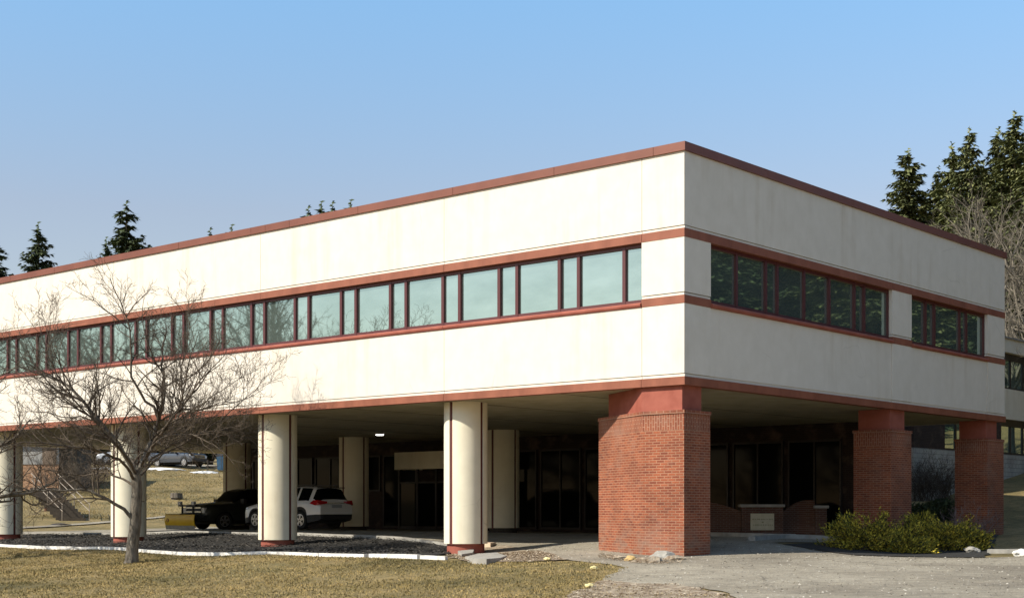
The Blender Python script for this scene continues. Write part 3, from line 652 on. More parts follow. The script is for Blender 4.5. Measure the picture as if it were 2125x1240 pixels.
slab("stone_block", [gp(950, 1152), gp(984, 1148), gp(982, 1153), gp(958, 1157)], .09, M['concrete'], "pale stone block between the timbers and the broken slab", "stone")
leafm = mat('yellow_leaf', (.72, .62, .30), .8)
for (px, py, lb) in ((1136, 1163, "big pale yellow leaf at the edge of the asphalt"), (1232, 1182, "pale yellow leaf lying on the lawn left of the tongue of asphalt"), (1222, 1219, "pale stone lying on the leaf strewn verge")):
    x, y = gp(px, py); rock("leaf" if py < 1200 else "stone", (x, y, h(x, y) + .05), (.09, .07, .045), leafm, lb, "leaf" if py < 1200 else "stone", seed=px)
for k, (px, py, sx, lb) in enumerate(((1985, 1140, .32, "larger pale rock at the front of the junipers"), (2018, 1146, .22, "small pale rock right of the larger one by the junipers"), (2118, 1152, .22, "snow white rock on the broad kerb at the right"))):
    x, y = gp(px, py); rock("rock", (x, y, h(x, y) + .06), (sx, .2, .11), M['concrete'] if k < 2 else M['white'], lb, "rock", seed=k + 20)
x, y = gp(112, 1092)
rock("manhole_mound", (x, y + 1, h(x, y + 1)), (.6, .5, .14), M['darkwall'], "dark round mound at the foot of the hillside steps", "mound", seed=4)

# ------------------------------------------------------------------ low brick sign wall under the portico
c0 = np.array([(1580 - CX) / F * 50.5, 50.5]); zg = h(*c0)
sw = thing("sign_wall", "low curved brick sign wall with stone caps and a cream plaque", "wall", (c0[0], c0[1], zg), -.02)
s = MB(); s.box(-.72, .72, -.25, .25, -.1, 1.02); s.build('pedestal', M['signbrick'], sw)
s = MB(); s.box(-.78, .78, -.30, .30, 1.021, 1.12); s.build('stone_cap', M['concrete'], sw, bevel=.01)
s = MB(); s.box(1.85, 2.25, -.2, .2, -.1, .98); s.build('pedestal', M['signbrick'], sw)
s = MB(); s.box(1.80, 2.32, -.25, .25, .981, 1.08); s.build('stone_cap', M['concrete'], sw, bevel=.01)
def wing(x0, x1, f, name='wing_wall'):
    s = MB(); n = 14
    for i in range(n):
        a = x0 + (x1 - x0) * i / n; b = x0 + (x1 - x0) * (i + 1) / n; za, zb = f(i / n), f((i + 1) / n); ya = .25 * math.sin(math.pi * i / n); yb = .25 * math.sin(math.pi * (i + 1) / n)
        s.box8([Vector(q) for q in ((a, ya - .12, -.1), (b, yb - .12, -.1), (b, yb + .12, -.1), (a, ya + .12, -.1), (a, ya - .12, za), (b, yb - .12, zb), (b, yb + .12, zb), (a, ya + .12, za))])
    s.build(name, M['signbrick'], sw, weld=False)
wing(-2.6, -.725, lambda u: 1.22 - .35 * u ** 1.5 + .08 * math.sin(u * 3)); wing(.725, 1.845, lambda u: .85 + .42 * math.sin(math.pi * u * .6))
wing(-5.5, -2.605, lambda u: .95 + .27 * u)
s = MB(); s.box(-.42, .40, -.30, -.252, .22, .80); pl = s.build('plaque', noisy('cream_plaque', (.62, .56, .40), (.55, .49, .33), 6, .6, bmp=0), sw)
# the plaque's two short illegible lines of lettering
ink = mat('plaque_lettering', (.30, .27, .14), .7)
s = MB(); random.seed(3)
for z, x0, x1 in ((.60, -.36, .35), (.40, -.34, .33)):
    x = x0
    while x < x1:
        w = random.choice((.02, .026, .03)); hh = random.choice((.035, .045)); s.box(x, x + w, -.304, -.3005, z - hh / 2, z + hh / 2); x += w + random.choice((.012, .016, .035))
s.box(-.03, .03, -.304, -.3005, .475, .52); s.build('lettering', ink, pl)
x, y = gp(1609, 1110); o = thing("garden_lamp", "small white garden lamp in front of the sign wall plaque", "lamp", (x, y, h(x, y)))
MB().tube([(0, 0, 0), (0, 0, .05)], .08, 10).build('foot', M['white'], o); MB().tube([(.0, 0, .05), (.0, 0, .22), (-.05, 0, .34)], .022, 8).build('stem', M['white'], o)
MB().tube([(-.05, 0, .34), (-.07, -.03, .40)], [.05, .085], 12).build('head', M['white'], o)
x, y = gp(1705, 1110); o = thing("garden_lamp", "small white garden lamp at the shadowed end pedestal left of the junipers", "lamp", (x, y, h(x, y)))
MB().tube([(0, 0, 0), (0, 0, .35)], .018, 8).build('stem', M['darkframe'], o); MB().tube([(0, 0, .35), (0, -.02, .42)], [.035, .05], 12).build('head', M['white'], o)

# ------------------------------------------------------------------ wing of the neighbouring building at the right
T2 = 6.0
nb = thing("block_building", "pale block building with brick piers and dark windows behind the portico", "building")
def nbp(name, m, fn, parent=nb): b = MB(); fn(b); return b.build(name, m, parent)
B0, B1 = 26.0, 75.0
nbp('block_wall', M['block'], lambda s: s.tb(T2, T2 + 8, B0, B1, -1.5, 2.62))
nbp('spandrel', M['stucco_dull'], lambda s: s.tb(T2, T2 + 8, B0, B1, 4.28, 5.70))
nbp('parapet', M['stucco_dull'], lambda s: s.tb(T2, T2 + 8, B0, B1, 7.40, 8.05))
nbp('roof', M['roof'], lambda s: s.tb(T2 - .1, T2 + 8.1, B0 - .1, B1 + .1, 8.052, 8.12))
for z0, z1 in ((2.62, 4.28), (5.70, 7.40)):
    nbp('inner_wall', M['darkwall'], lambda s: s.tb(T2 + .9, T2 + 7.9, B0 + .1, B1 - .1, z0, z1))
    bb = B0
    while bb < B1 - 1:
        w = 3.1 if bb < B0 + 2 else 1.6
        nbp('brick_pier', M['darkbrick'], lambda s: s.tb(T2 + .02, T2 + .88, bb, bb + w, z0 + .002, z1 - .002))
        a = bb + w; e = min(a + 4.6, B1)
        s = MB()
        for k in range(4):
            x = a + (e - a) * k / 3; s.tb(T2 + .18, T2 + .28, x - .06 if k else x, x + .06 if k < 3 else x, z0 + .002, z1 - .002)
        s.tb(T2 + .18, T2 + .28, a, e, z0 + .003, z0 + .1); s.tb(T2 + .18, T2 + .28, a, e, z1 - .32, z1 - .003)
        f = s.build('window', M['darkframe'], nb); g = MB(); g.quad([W(T2 + .23, a, z0 + .1), W(T2 + .23, e, z0 + .1), W(T2 + .23, e, z1 - .32), W(T2 + .23, a, z1 - .32)]); g.build('pane', M['glass'], f)
        bb = e

# ------------------------------------------------------------------ building, steps and bank at the far left
c = pxZ(58, 0, 108); zl = h(c.x, c.y)
lb = thing("stone_building", "grey and brown building above the hillside steps at the far left", "building", (c.x, c.y, 0))
z0 = zl
s = MB(); s.box(-1.2, 2.3, 0, 8, z0 - 3, (HZ - 963) / F * 108); s.build('brick_base', noisy('orange_brown_brick', (.30, .16, .085), (.42, .26, .16), 3, .9), lb)
s = MB(); s.box(-6, 1.1, -.05, 7.9, (HZ - 963) / F * 108 + .005, (HZ - 914) / F * 108); s.build('grey_panel', noisy('grey_panel', (.26, .26, .25), (.33, .32, .30), 2, .9), lb)
s = MB(); s.box(1.105, 2.1, -.08, 7.9, (HZ - 963) / F * 108 + .005, (HZ - 914) / F * 108); s.build('brown_pier', noisy('brown_stone', (.13, .09, .06), (.20, .15, .11), 2, .9), lb)
s = MB(); s.box(2.105, 3.6, .4, 4, z0 - 3, (HZ - 914) / F * 108); s.build('dark_wall', noisy('dark_stone', (.035, .03, .022), (.07, .06, .045), 2, .9), lb)
s = MB(); s.box(-6.3, 3.7, -.5, 8.3, (HZ - 914) / F * 108 + .003, (HZ - 914) / F * 108 + .5); s.build('roof', M['roof'], lb)
s = MB(); s.box(2.102, 2.3, .05, .39, z0 - 3, (HZ - 914) / F * 108 - .01); s.build('corner_post', M['metal'], lb)

bx_, by_ = gp(150, 1079.5); st = thing("hillside_steps", "dark timber steps climbing the grassy bank at the left", "steps", (bx_, by_, h(bx_, by_)), math.radians(8))
run, rise, wd = .42, .185, .78
timber = noisy('dark_timber', (.035, .028, .022), (.07, .055, .04), 6, .9)
tread = noisy('worn_tread', (.20, .18, .15), (.30, .27, .22), 6, .9)
NS = 11
for k in range(NS):
    x = -k * .24
    MB().box(x - wd, x + wd, k * run, k * run + .12, k * rise - .2, k * rise + rise - .03).build('riser', timber, st)
    MB().box(x - wd, x + wd, k * run + .122, k * run + run + .05, k * rise - .05, k * rise + rise - .045).build('tread', tread, st)
for nm, off in (("left", -wd + .15), ("right", wd + .15)):
    hr = thing("handrail", "pale handrail along the %s side of the hillside steps" % nm, "handrail", (bx_, by_, h(bx_, by_)), math.radians(8), "handrails of the hillside steps")
    for dz in (.55, .95): MB().tube([(off + .1, -.15, dz), (off - .24 * 10.5, run * 10.5, dz + rise * 10.5)], .022, 6).build('rail', M['railmetal'], hr)
    for k in (0, 5, 10):
        MB().tube([(off - .24 * k + .05, run * k, rise * k - .2), (off - .24 * k + .05, run * k, rise * k + .95)], .022, 6).build('post', M['railmetal'], hr)
x, y = gp(95, 1060); o = thing("stair_bollard", "short rusty post with a white top left of the hillside steps", "post", (x, y, h(x, y)))
MB().tube([(0, 0, 0), (0, 0, 1.0)], .10, 8).build('post', noisy('rusty_post', (.22, .10, .06), (.30, .16, .10), 4), o); MB().tube([(0, 0, 1.0), (0, 0, 1.25)], .09, 8).build('cap', M['white'], o)

x, y = gp(366, 1035); o = thing("tree_stump", "sawn tree stump on the sunlit grass bank", "stump", (x, y, h(x, y) - .12))
MB().tube([(0, 0, -.3), (0, 0, .02), (0, 0, .2), (.02, 0, .55)], [.80, .58, .44, .40], 14).build('trunk', M['bark'], o, weld=True); MB().tube([(.02, 0, .551), (.02, 0, .565)], .38, 14).build('cut_face', noisy('sawn_wood', (.50, .42, .30), (.62, .54, .40), 5), o)

# snow patches along the crest
M['snow'] = noisy('old_snow', (.80, .82, .84), (.70, .71, .72), 2, .7)
for (px, py, Z, sx, sz, lb_) in ((332, 963, 129, 1.3, .16, "snow patch at the left end of the dark pickup"), (353, 964, 128.6, 1.3, .14, "snow patch below the middle of the dark pickup"), (425, 970.5, 126, .8, .16, "snow patch below the dark pickup's front bumper"),
                            (436, 970, 126, .7, .12, "thin snow patch right of the pickup's bumper"), (407, 971, 126, .5, .1, "smallest snow patch below the dark pickup's wheel"), (215, 961, 129, 1.1, .15, "snow patch below the pale car at the far left")):
    x, y = (px - CX) / F * Z, Z; rock("snow_patch", (x, y, h(x, y) + .02), (sx, .5, sz), M['snow'], lb_, "snow", seed=px)

# ------------------------------------------------------------------ vehicles (lofted bodies)
def lerp(xs, ys): return lambda x: float(np.interp(x, xs, ys))
def smooth_l(xs, ys, k=.06):
    f = lerp(xs, ys); return lambda x: (f(x - k) + 2 * f(x) + f(x + k)) / 4
def vehicle(name, label, cat, loc, rz, P, paint, group=None):
    """x runs from the front bumper (0) to the tail (len); y left/right; the root sits on the ground"""
    root = thing(name, label, cat, loc, rz, group)
    Ln, wR, axles = P['len'], P['wheel_r'], P['axles']; roof, belt, wid, wtop, sill = P['roof'], P['belt'], P['width'], P['wtop'], P['sill']
    xs = sorted(set(list(np.round(np.arange(0, Ln + .001, .06), 3)) + [Ln])); rows = []
    ar = wR + .07
    def low(x):
        z = sill(x)
        for a in axles:
            d = abs(x - a)
            if d < ar: z = max(z, wR * .98 + math.sqrt(max(ar * ar - d * d, 0)) - .02)
        return z
    for x in xs:
        w = wid(x) / 2; zb, zr, wt_ = belt(x), roof(x), wtop(x) / 2; lo = low(x); m1 = lo + (zb - lo) * .35; m2 = lo + (zb - lo) * .75
        gh = max(zr - zb, 0); wt_ = wt_ if gh > .12 else w * .93 + (wt_ - w * .93) * gh / .12
        prof = [(0, lo + .02), (w * .80, lo + .01), (w * .975, lo), (w, m1), (w, m2), (w * .975, zb - .03), (w * .955, zb)]
        for k in (1, 2, 3, 4): prof.append((w * .955 + (wt_ - w * .955) * k / 4, zb + (zr - .06 * min(1, gh / .3) - zb) * k / 4))
        prof += [(wt_ * .90, zr - .02 * min(1, gh / .3)), (wt_ * .55, zr), (0, zr + .012)]
        rows.append(prof)
    n = len(rows[0]); V = []; idx = {}
    for i, (x, pr_) in enumerate(zip(xs, rows)):
        for k, (y, z) in enumerate(pr_): idx[i, k, 1] = len(V); V.append((x, y, z)); idx[i, k, -1] = len(V); V.append((x, -y, z))
    parts = {'body': [], 'side_window': [], 'windscreen': [], 'rear_window': [], 'cladding': []}
    for i in range(len(xs) - 1):
        xc = (xs[i] + xs[i + 1]) / 2
        for k in range(n - 1):
            for sd in (1, -1):
                q = (idx[i, k, sd], idx[i + 1, k, sd], idx[i + 1, k + 1, sd], idx[i, k + 1, sd]); q = q if sd < 0 else q[::-1]
                key = 'body'
                gh = roof(xc) - belt(xc)
                if 6 <= k <= 9 and gh > .22:
                    for a, b in P['side_glass']:
                        if a < xc < b and not (k == 6 and False): key = 'side_window'
                    if key == 'side_window' and k == 9: key = 'body' if gh < .3 else 'side_window'
                if k >= 8 and P['ws'][0] < xc < P['ws'][1] and key == 'body': key = 'windscreen'
                if k >= 7 and P['rw'][0] < xc < P['rw'][1]: key = 'rear_window'
                if k <= 2 and P.get('clad', True) and key == 'body': key = 'cladding'
                parts[key].append(q)
    # end caps
    for i in (0, len(xs) - 1):
        for k in range(n - 1):
            q = [idx[i, k, 1], idx[i, k + 1, 1], idx[i, k + 1, -1], idx[i, k, -1]]
            parts['body' if k > 2 else 'cladding'].append(tuple(q if i == 0 else q[::-1]))
    if P['side_glass']:
        sg = parts.pop('side_window')
        for q_, (ga, gb) in enumerate(P['side_glass']):
            for sd in (1, -1): parts['side_window%d%d' % (q_, sd)] = [f for f in sg if ga < sum(V[j][0] for j in f) / 4 < gb and sum(V[j][1] for j in f) * sd > 0]
    for key, fs in parts.items():
        if not fs: continue
        key = 'side_window' if key.startswith('side_window') else key
        me = bpy.data.meshes.new(key); used = sorted({j for f in fs for j in f}); mp = {j: a for a, j in enumerate(used)}
        me.from_pydata([V[j] for j in used], [], [tuple(mp[j] for j in f) for f in fs]); bm = bmesh.new(); bm.from_mesh(me); bmesh.ops.remove_doubles(bm, verts=bm.verts, dist=1e-5); bm.to_mesh(me); bm.free()
        me.materials.append(paint if key == 'body' else (M['darkglass'] if 'win' in key else M['darkplastic'])); me.shade_smooth()
        try: me.set_sharp_from_angle(angle=math.radians(35))
        except Exception: pass
        link_mesh(key, me, root)
    # dark inner wheel wells
    for a in axles:
        for sd in (1, -1):
            wy = wid(a) / 2 * sd
            wheel = MB(); y0, y1 = wy - .24 * sd, wy - .015 * sd
            wheel.tube([(a, y0, wR), (a, y0 + .02 * sd, wR), (a, y1 - .03 * sd, wR), (a, y1, wR)], [wR * .92, wR, wR, wR * .93], 28); wo = wheel.build('wheel', M['tyre'], root, weld=True)
            rim = MB(); yr = y1 + .004 * sd
            R0, R1 = wR * .66, wR * .10
            ring = [(a + R0 * math.cos(q * math.pi / 14), yr, wR + R0 * math.sin(q * math.pi / 14)) for q in range(28)]; ring2 = [(a + R0 * .88 * math.cos(q * math.pi / 14), yr + .003 * sd, wR + R0 * .88 * math.sin(q * math.pi / 14)) for q in range(28)]
            for q in range(28): rim.quad([ring[q], ring[(q + 1) % 28], ring2[(q + 1) % 28], ring2[q]])
            for q in range(5):
                t_ = q * 2 * math.pi / 5 + .3
                pl = lambda r, t: (a + r * math.cos(t), yr + .006 * sd, wR + r * math.sin(t))
                rim.quad([pl(R1, t_ - .9), pl(R0 * .92, t_ - .26), pl(R0 * .92, t_ - .02), pl(R1, t_)]); rim.quad([pl(R1, t_), pl(R0 * .92, t_ + .06), pl(R0 * .92, t_ + .26), pl(R1, t_ + .9)])
            rim.build('rim', M['rim'], wo)
    MB().box(axles[0] - .5, axles[0] + .5, -wid(axles[0]) / 2 + .26, wid(axles[0]) / 2 - .26, .25, .8).build('underbody', M['tyre'], root)
    MB().box(axles[0] + .5, Ln - .4, -.6, .6, .24, .5).build('underbody', M['tyre'], root)
    return root
def paint(name, c, rough=.32):
    m = mat(name, c, rough); bsdf(m).inputs["Coat Weight"].default_value = .6; return m
M['tyre'] = mat('tyre_rubber', (.012, .012, .012), .85); M['rim'] = mat('alloy_rim', (.55, .55, .56), .3, .8); M['darkplastic'] = mat('dark_plastic', (.02, .02, .02), .6)
M['redlens'] = mat('red_tail_lens', (.45, .01, .015), .2); M['clearlens'] = mat('clear_lens', (.6, .6, .6), .15); M['chrome'] = mat('chrome', (.6, .6, .62), .15, 1)
suvP = dict(len=5.0, wheel_r=.37, axles=(.98, 3.87), clad=True,
    roof=smooth_l([0, .05, .25, 1.25, 1.35, 2.25, 2.7, 3.6, 4.45, 4.60, 4.92, 5.0], [.62, .82, .93, 1.10, 1.13, 1.66, 1.72, 1.73, 1.69, 1.62, 1.10, .98]),
    belt=smooth_l([0, .05, .3, 1.3, 2.0, 4.2, 4.9, 5.0], [.55, .74, .86, 1.04, 1.08, 1.16, 1.06, .92]),
    width=smooth_l([0, .08, .4, .9, 4.4, 4.8, 5.0], [1.30, 1.56, 1.82, 1.93, 1.93, 1.84, 1.66]), wtop=lerp([0, 2.2, 4.4, 4.95], [1.5, 1.36, 1.34, 1.30]),
    sill=lerp([0, .1, .6, 4.3, 4.9, 5.0], [.30, .24, .25, .26, .36, .42]), side_glass=[(1.95, 2.75), (2.83, 3.62), (3.70, 4.36)], ws=(1.35, 2.25), rw=(4.58, 4.86))
cx_, cy_ = (660 - CX) / F * 57.0, 57.0
hd = math.radians(48)
front = Vector((-math.sin(hd), math.cos(hd)))    # heading of the white car, away and to the left
tail = Vector((cx_, cy_)) + Vector((front.y, -front.x)) * .96     # rear centre
nose = tail + front * 5.0
rzc = math.atan2(-front.y, -front.x)
SUVZ = (HZ - 1097.5) / F * 57.5
car = vehicle("white_car", "white estate car parked nose away under the building, between round columns", "car", (nose.x, nose.y, SUVZ), rzc, suvP, paint('white_pearl', (.74, .74, .74)))
for sd in (1, -1):
    s = MB(); yy = .955 * sd
    ls = [(4.50, .985 * sd, 1.04), (4.74, .985 * sd, 1.17), (4.96, .86 * sd, 1.16), (5.03, .52 * sd, 1.12), (5.05, .52 * sd, 1.04), (5.03, .86 * sd, .99), (4.86, .985 * sd, .96)]
    cm = (4.93, .93 * sd, 1.07); [s.quad([cm, ls[k], ls[(k + 1) % 7]][::sd]) for k in range(7)]; ls2 = [(x - .12, y * .85, z) for x, y, z in ls]
    for k in range(len(ls)): j = (k + 1) % len(ls); s.quad([ls[k], ls[j], ls2[j], ls2[k]])
    s.build('tail_light', M['redlens'], car)
    s = MB(); s.box(2.35, 4.4, .60 * sd - .02, .60 * sd + .02, 1.76, 1.80); [s.box(x, x + .06, .60 * sd - .02, .60 * sd + .02, 1.70, 1.76) for x in (2.4, 3.3, 4.25)]; s.build('roof_rail', M['darkplastic'], car)
    s = MB(); s.box(1.9, 2.05, sd * .96 if sd > 0 else -1.14, 1.14 if sd > 0 else sd * .96, 1.06, 1.22); s.build('wing_mirror', M['darkplastic'], car)
    hl = [(.06, .62 * sd, .80), (.18, .80 * sd, .86), (.50, .925 * sd, .90), (.42, .92 * sd, .80), (.12, .72 * sd, .72)]
    s = MB(); s.quad(hl if sd < 0 else hl[::-1]); s.build('headlight', M['clearlens'], car)
MB().box(5.0, 5.035, -.26, .26, .86, .99).build('number_plate', mat('plate_blue_grey', (.35, .38, .42), .5), car)
MB().box(4.55, 4.80, -.62, .62, 1.655, 1.685).build('spoiler', M['darkplastic'], car)
MB().box(4.99, 5.03, -.46, .46, 1.04, 1.075).build('garnish', M['chrome'], car)
MB().box(4.93, 5.05, -.78, .78, .40, .60).build('rear_bumper', M['darkplastic'], car, bevel=.02)

truckP = dict(len=5.8, wheel_r=.40, axles=(1.0, 4.6), clad=False,
    roof=smooth_l([0, .04, .18, 1.45, 1.55, 2.15, 2.4, 3.7, 3.95, 4.02, 5.8], [.75, 1.10, 1.17, 1.27, 1.30, 1.84, 1.90, 1.90, 1.80, 1.33, 1.33], .04),
    belt=smooth_l([0, .05, .3, 1.5, 4.0, 5.8], [.70, 1.02, 1.12, 1.20, 1.24, 1.30]),
    width=smooth_l([0, .08, .3, .8, 5.7, 5.8], [1.75, 1.86, 1.95, 2.0, 2.0, 1.9]), wtop=lerp([0, 2.2, 3.9], [1.6, 1.5, 1.48]),
    sill=lerp([0, .1, .6, 5.2, 5.8], [.50, .42, .42, .44, .55]), side_glass=[(1.95, 2.85), (2.95, 3.75)], ws=(1.52, 2.25), rw=(3.93, 4.0))
def pickup(name, label, loc, rz, pnt, group=None):
    t = vehicle(name, label, "pickup", loc, rz, truckP, pnt, group)
    MB().box(-.03, .02, -.62, .62, .72, 1.02).build('grille', M['darkplastic'], t); MB().box(-.045, -.02, -.60, .60, .98, 1.03).build('grille_bar', M['chrome'], t); MB().box(-.045, -.02, -.60, .60, .80, .84).build('grille_bar', M['chrome'], t)
    MB().box(-.10, .10, -.93, .93, .46, .66).build('front_bumper', M['darkplastic'], t, bevel=.03)
    for sd in (1, -1):
        MB().box(-.03, .10, min(.64 * sd, .88 * sd), max(.64 * sd, .88 * sd), .78, 1.0).build('headlight', M['clearlens'], t)
        MB().box(1.85, 2.02, min(1.0 * sd, 1.24 * sd), max(1.0 * sd, 1.24 * sd), 1.18, 1.42).build('wing_mirror', M['darkplastic'], t)
    return t
# plow pickup: heading left and a little towards the camera
Zt = 67.0; phi = math.radians(45)
fr = Vector((-math.cos(phi), -math.sin(phi))); rzt = math.atan2(-fr.y, -fr.x)
wheelp = Vector(((467 - CX) / F * 66.2, 66.2)); side = Vector((-fr.y, fr.x)); 
# near side is the truck's left (+/-) side; front axle sits 1 m behind the nose
near = side if side.y < 0 else -side
nose = wheelp - near * 1.0 + fr * 1.0
zt = (HZ - 1098) / F * 66.2
tr = pickup("plow_pickup", "black pickup with a yellow snow plow under the building", (nose.x, nose.y, zt), rzt, paint('dark_green_black', (.018, .022, .018)))
# plow parts (children of the truck: it is bolted on)
s = MB(); nseg = 8; hgt = .60; Wd = 1.22
def bl(yv, u, th=0): a = -.9 + 1.5 * u; return Vector((-.80 - .20 * math.cos(a * 1.2) + .18 + th, yv, .10 + hgt * u))
for k in range(nseg):
    u0, u1 = k / nseg, (k + 1) / nseg
    s.quad([bl(-Wd, u0), bl(Wd, u0), bl(Wd, u1), bl(-Wd, u1)][::-1]); s.quad([bl(-Wd, u0, .04), bl(Wd, u0, .04), bl(Wd, u1, .04), bl(-Wd, u1, .04)])
    for yv in (-Wd, Wd): s.quad([bl(yv, u0), bl(yv, u0, .04), bl(yv, u1, .04), bl(yv, u1)])
s.quad([bl(-Wd, 1), bl(Wd, 1), bl(Wd, 1, .04), bl(-Wd, 1, .04)])
yel = noisy('plow_yellow', (.85, .55, .02), (.78, .46, .02), 2, .45, bmp=0)
pb = s.build('plow_blade', yel, tr)
s = MB(); s.quad([bl(-Wd, 0, -.015) + Vector((0, 0, -.09)), bl(Wd, 0, -.015) + Vector((0, 0, -.09)), bl(Wd, .16, -.015), bl(-Wd, .16, -.015)][::-1]); s.build('cutting_edge', noisy('worn_steel', (.30, .28, .25), (.45, .42, .36), 5, .5), pb)
s = MB(); s.quad([bl(-Wd - .03, 1.04, -.05), bl(Wd + .03, 1.04, -.05), bl(Wd + .03, 1.0, .06), bl(-Wd - .03, 1.0, .06)]); s.build('rubber_flap', M['tyre'], pb)
LG = MB(); cY = .92; NN = 14
for k in range(NN):
    a0, a1 = 2 * math.pi * k / NN, 2 * math.pi * (k + 1) / NN
    LG.quad([bl(cY, .55, -.02), bl(cY + .11 * math.cos(a0), .55 + .15 * math.sin(a0), -.02), bl(cY + .11 * math.cos(a1), .55 + .15 * math.sin(a1), -.02)])
LG.build('round_badge', mat('badge_dark_red', (.22, .03, .02), .5), pb)
LG = MB(); LG.quad([bl(cY - .06, .46, -.028), bl(cY + .02, .46, -.028), bl(cY + .07, .64, -.028), bl(cY - .01, .64, -.028)]); LG.build('badge_bar', yel, pb)
s = MB(); s.tube([(-.66, -.4, .3), (-.1, -.35, .45)], .05, 6); s.tube([(-.66, .4, .3), (-.1, .35, .45)], .05, 6); s.tube([(-.35, -.45, .4), (-.35, -.45, 1.1)], .05, 6); s.tube([(-.35, .45, .4), (-.35, .45, 1.1)], .05, 6); s.box(-.42, -.28, -.7, .7, 1.06, 1.14); s.box(-.45, -.2, -.45, .45, .35, .75); s.build('plow_frame', M['darkplastic'], tr)
for sd in (1, -1): MB().box(-.46, -.34, min(.45 * sd, .68 * sd), max(.45 * sd, .68 * sd), 1.142, 1.30).build('plow_lamp', M['clearlens'], tr)

# upper lot: dark pickup heading right and towards the camera, pale car, rail, blue container
Zp = 131.0; ph = math.radians(35); fr2 = Vector((math.cos(ph), -math.sin(ph))); nose2 = Vector(((414 - CX) / F * Zp, Zp))
zp = (HZ - 967.5) / F * Zp
p2 = pickup("parked_pickup", "dark pickup parked at the crest of the bank with snow along its bed", (nose2.x, nose2.y, zp), math.atan2(-fr2.y, -fr2.x), paint('dark_blue_grey', (.035, .042, .055)))
nz = Vector(((199 - CX) / F * 134, 134)); p3 = vehicle("parked_car", "pale grey car glimpsed at the crest left of the bare tree", "car", (nz.x, nz.y, (HZ - 962) / F * 134), math.radians(15), suvP, paint('silver_grey', (.45, .47, .50)))
dx, dy = (467 - CX) / F * 128, 128.0; dz = (HZ - 975) / F * 128
o = thing("recycling_skip", "blue metal container at the crest beside the near column", "skip", (dx, dy, dz), .1)
s = MB(); s.box8([Vector(q) for q in ((-.62, -.5, 0), (.62, -.5, 0), (.62, .6, 0), (-.62, .6, 0), (-.7, -.6, 1.25), (.7, -.6, 1.25), (.7, .7, 1.25), (-.7, .7, 1.25))]); s.build('body', noisy('blue_steel', (.03, .09, .16), (.05, .13, .22), 3, .5), o)
s = MB(); s.box8([Vector(q) for q in ((-.72, -.62, 1.252), (.72, -.62, 1.252), (.72, .72, 1.252), (-.72, .72, 1.252), (-.66, -.3, 1.5), (.66, -.3, 1.5), (.66, .4, 1.55), (-.66, .4, 1.55))]); s.build('lid', M['darkplastic'], o)
dx, dy = (427 - CX) / F * 129, 129.0; dz = (HZ - 973) / F * 129
o = thing("rail_fence", "dark two rail fence between the parked pickup and blue container", "fence", (dx, dy, dz))
for z in (.2, .62): MB().box(0, 1.25, -.04, .04, z, z + .11).build('rail', timber, o)
for x in (.15, 1.2): MB().box(x, x + .1, -.1, -.042, -.2, .85).build('post', timber, o)

# ------------------------------------------------------------------ trees
class Twigs:
    def __init__(s): s.V = []; s.F = []; s.n = 0
    def tube(s, P, R, k):
        P = np.asarray(P, float); m = len(P); T = np.gradient(P, axis=0); T /= np.linalg.norm(T, axis=1)[:, None] + 1e-9
        A = np.cross(T, [0.31, 0.17, 0.93]); A /= np.linalg.norm(A, axis=1)[:, None] + 1e-9; B = np.cross(T, A)
        a = np.arange(k) * 2 * np.pi / k
        V = P[:, None] + (A[:, None] * np.cos(a)[None, :, None] + B[:, None] * np.sin(a)[None, :, None]) * np.asarray(R)[:, None, None]
        s.V.append(V.reshape(-1, 3)); i = np.arange(m - 1)[:, None] * k; j = np.arange(k)[None]
        f = np.stack([i + j, i + (j + 1) % k, i + k + (j + 1) % k, i + k + j], -1).reshape(-1, 4) + s.n; s.F.append(f); s.n += m * k
    def obj(s, name, m, parent): return np_mesh(name, np.concatenate(s.V), np.concatenate(s.F), m, parent, True)
def unit(v): return v / (np.linalg.norm(v) + 1e-9)
def grow(tw, p, d, L, r, lvl, rg, up=.15, maxlvl=3, dens=1.0, lim=None):
    """one branch and, recursively, its side branches"""
    n = max(3, int(L / .28)) if lvl < 3 else 4; P = [p]; step = L / n; d = unit(d)
    for i in range(n):
        d = unit(d + rg.normal(0, .17 if lvl > 0 else .1, 3) + np.array([0, 0, up * .35])); P.append(P[-1] + d * step)
    P = np.array(P); R = np.linspace(r, max(r * .30, .0035), len(P)); tw.tube(P, R, 6 if r > .04 else (4 if r > .012 else 3))
    side(tw, P, R, L, lvl, rg, up, maxlvl, dens)
def side(tw, P, R, L, lvl, rg, up, maxlvl, dens, start=.18):
    if lvl >= maxlvl: return
    cnt = int((L / (.30, .24, .17, .12)[min(lvl, 3)]) * dens) + 1
    for q in range(cnt):
        u = start + (1 - start) * (q + rg.uniform(0, 1)) / cnt; f = u * (len(P) - 1); i = min(int(f), len(P) - 2); pt = P[i] + (P[i + 1] - P[i]) * (f - i); t = unit(P[i + 1] - P[i])
        v = rg.normal(0, 1, 3); v = unit(v - t * v.dot(t)); ang = rg.uniform(.5, 1.1); nd = unit(t * math.cos(ang) + v * math.sin(ang) + np.array([0, 0, .12]))
        nl = L * rg.uniform(.28, .58) * (1 - .45 * u) if lvl < 2 else L * rg.uniform(.3, .6)
        nl = max(nl, .16); nr = min(R[i] * .62, .010 + .022 * nl)
        grow(tw, pt, nd, nl, max(nr, .0045), lvl + 1, rg, up, maxlvl, dens)
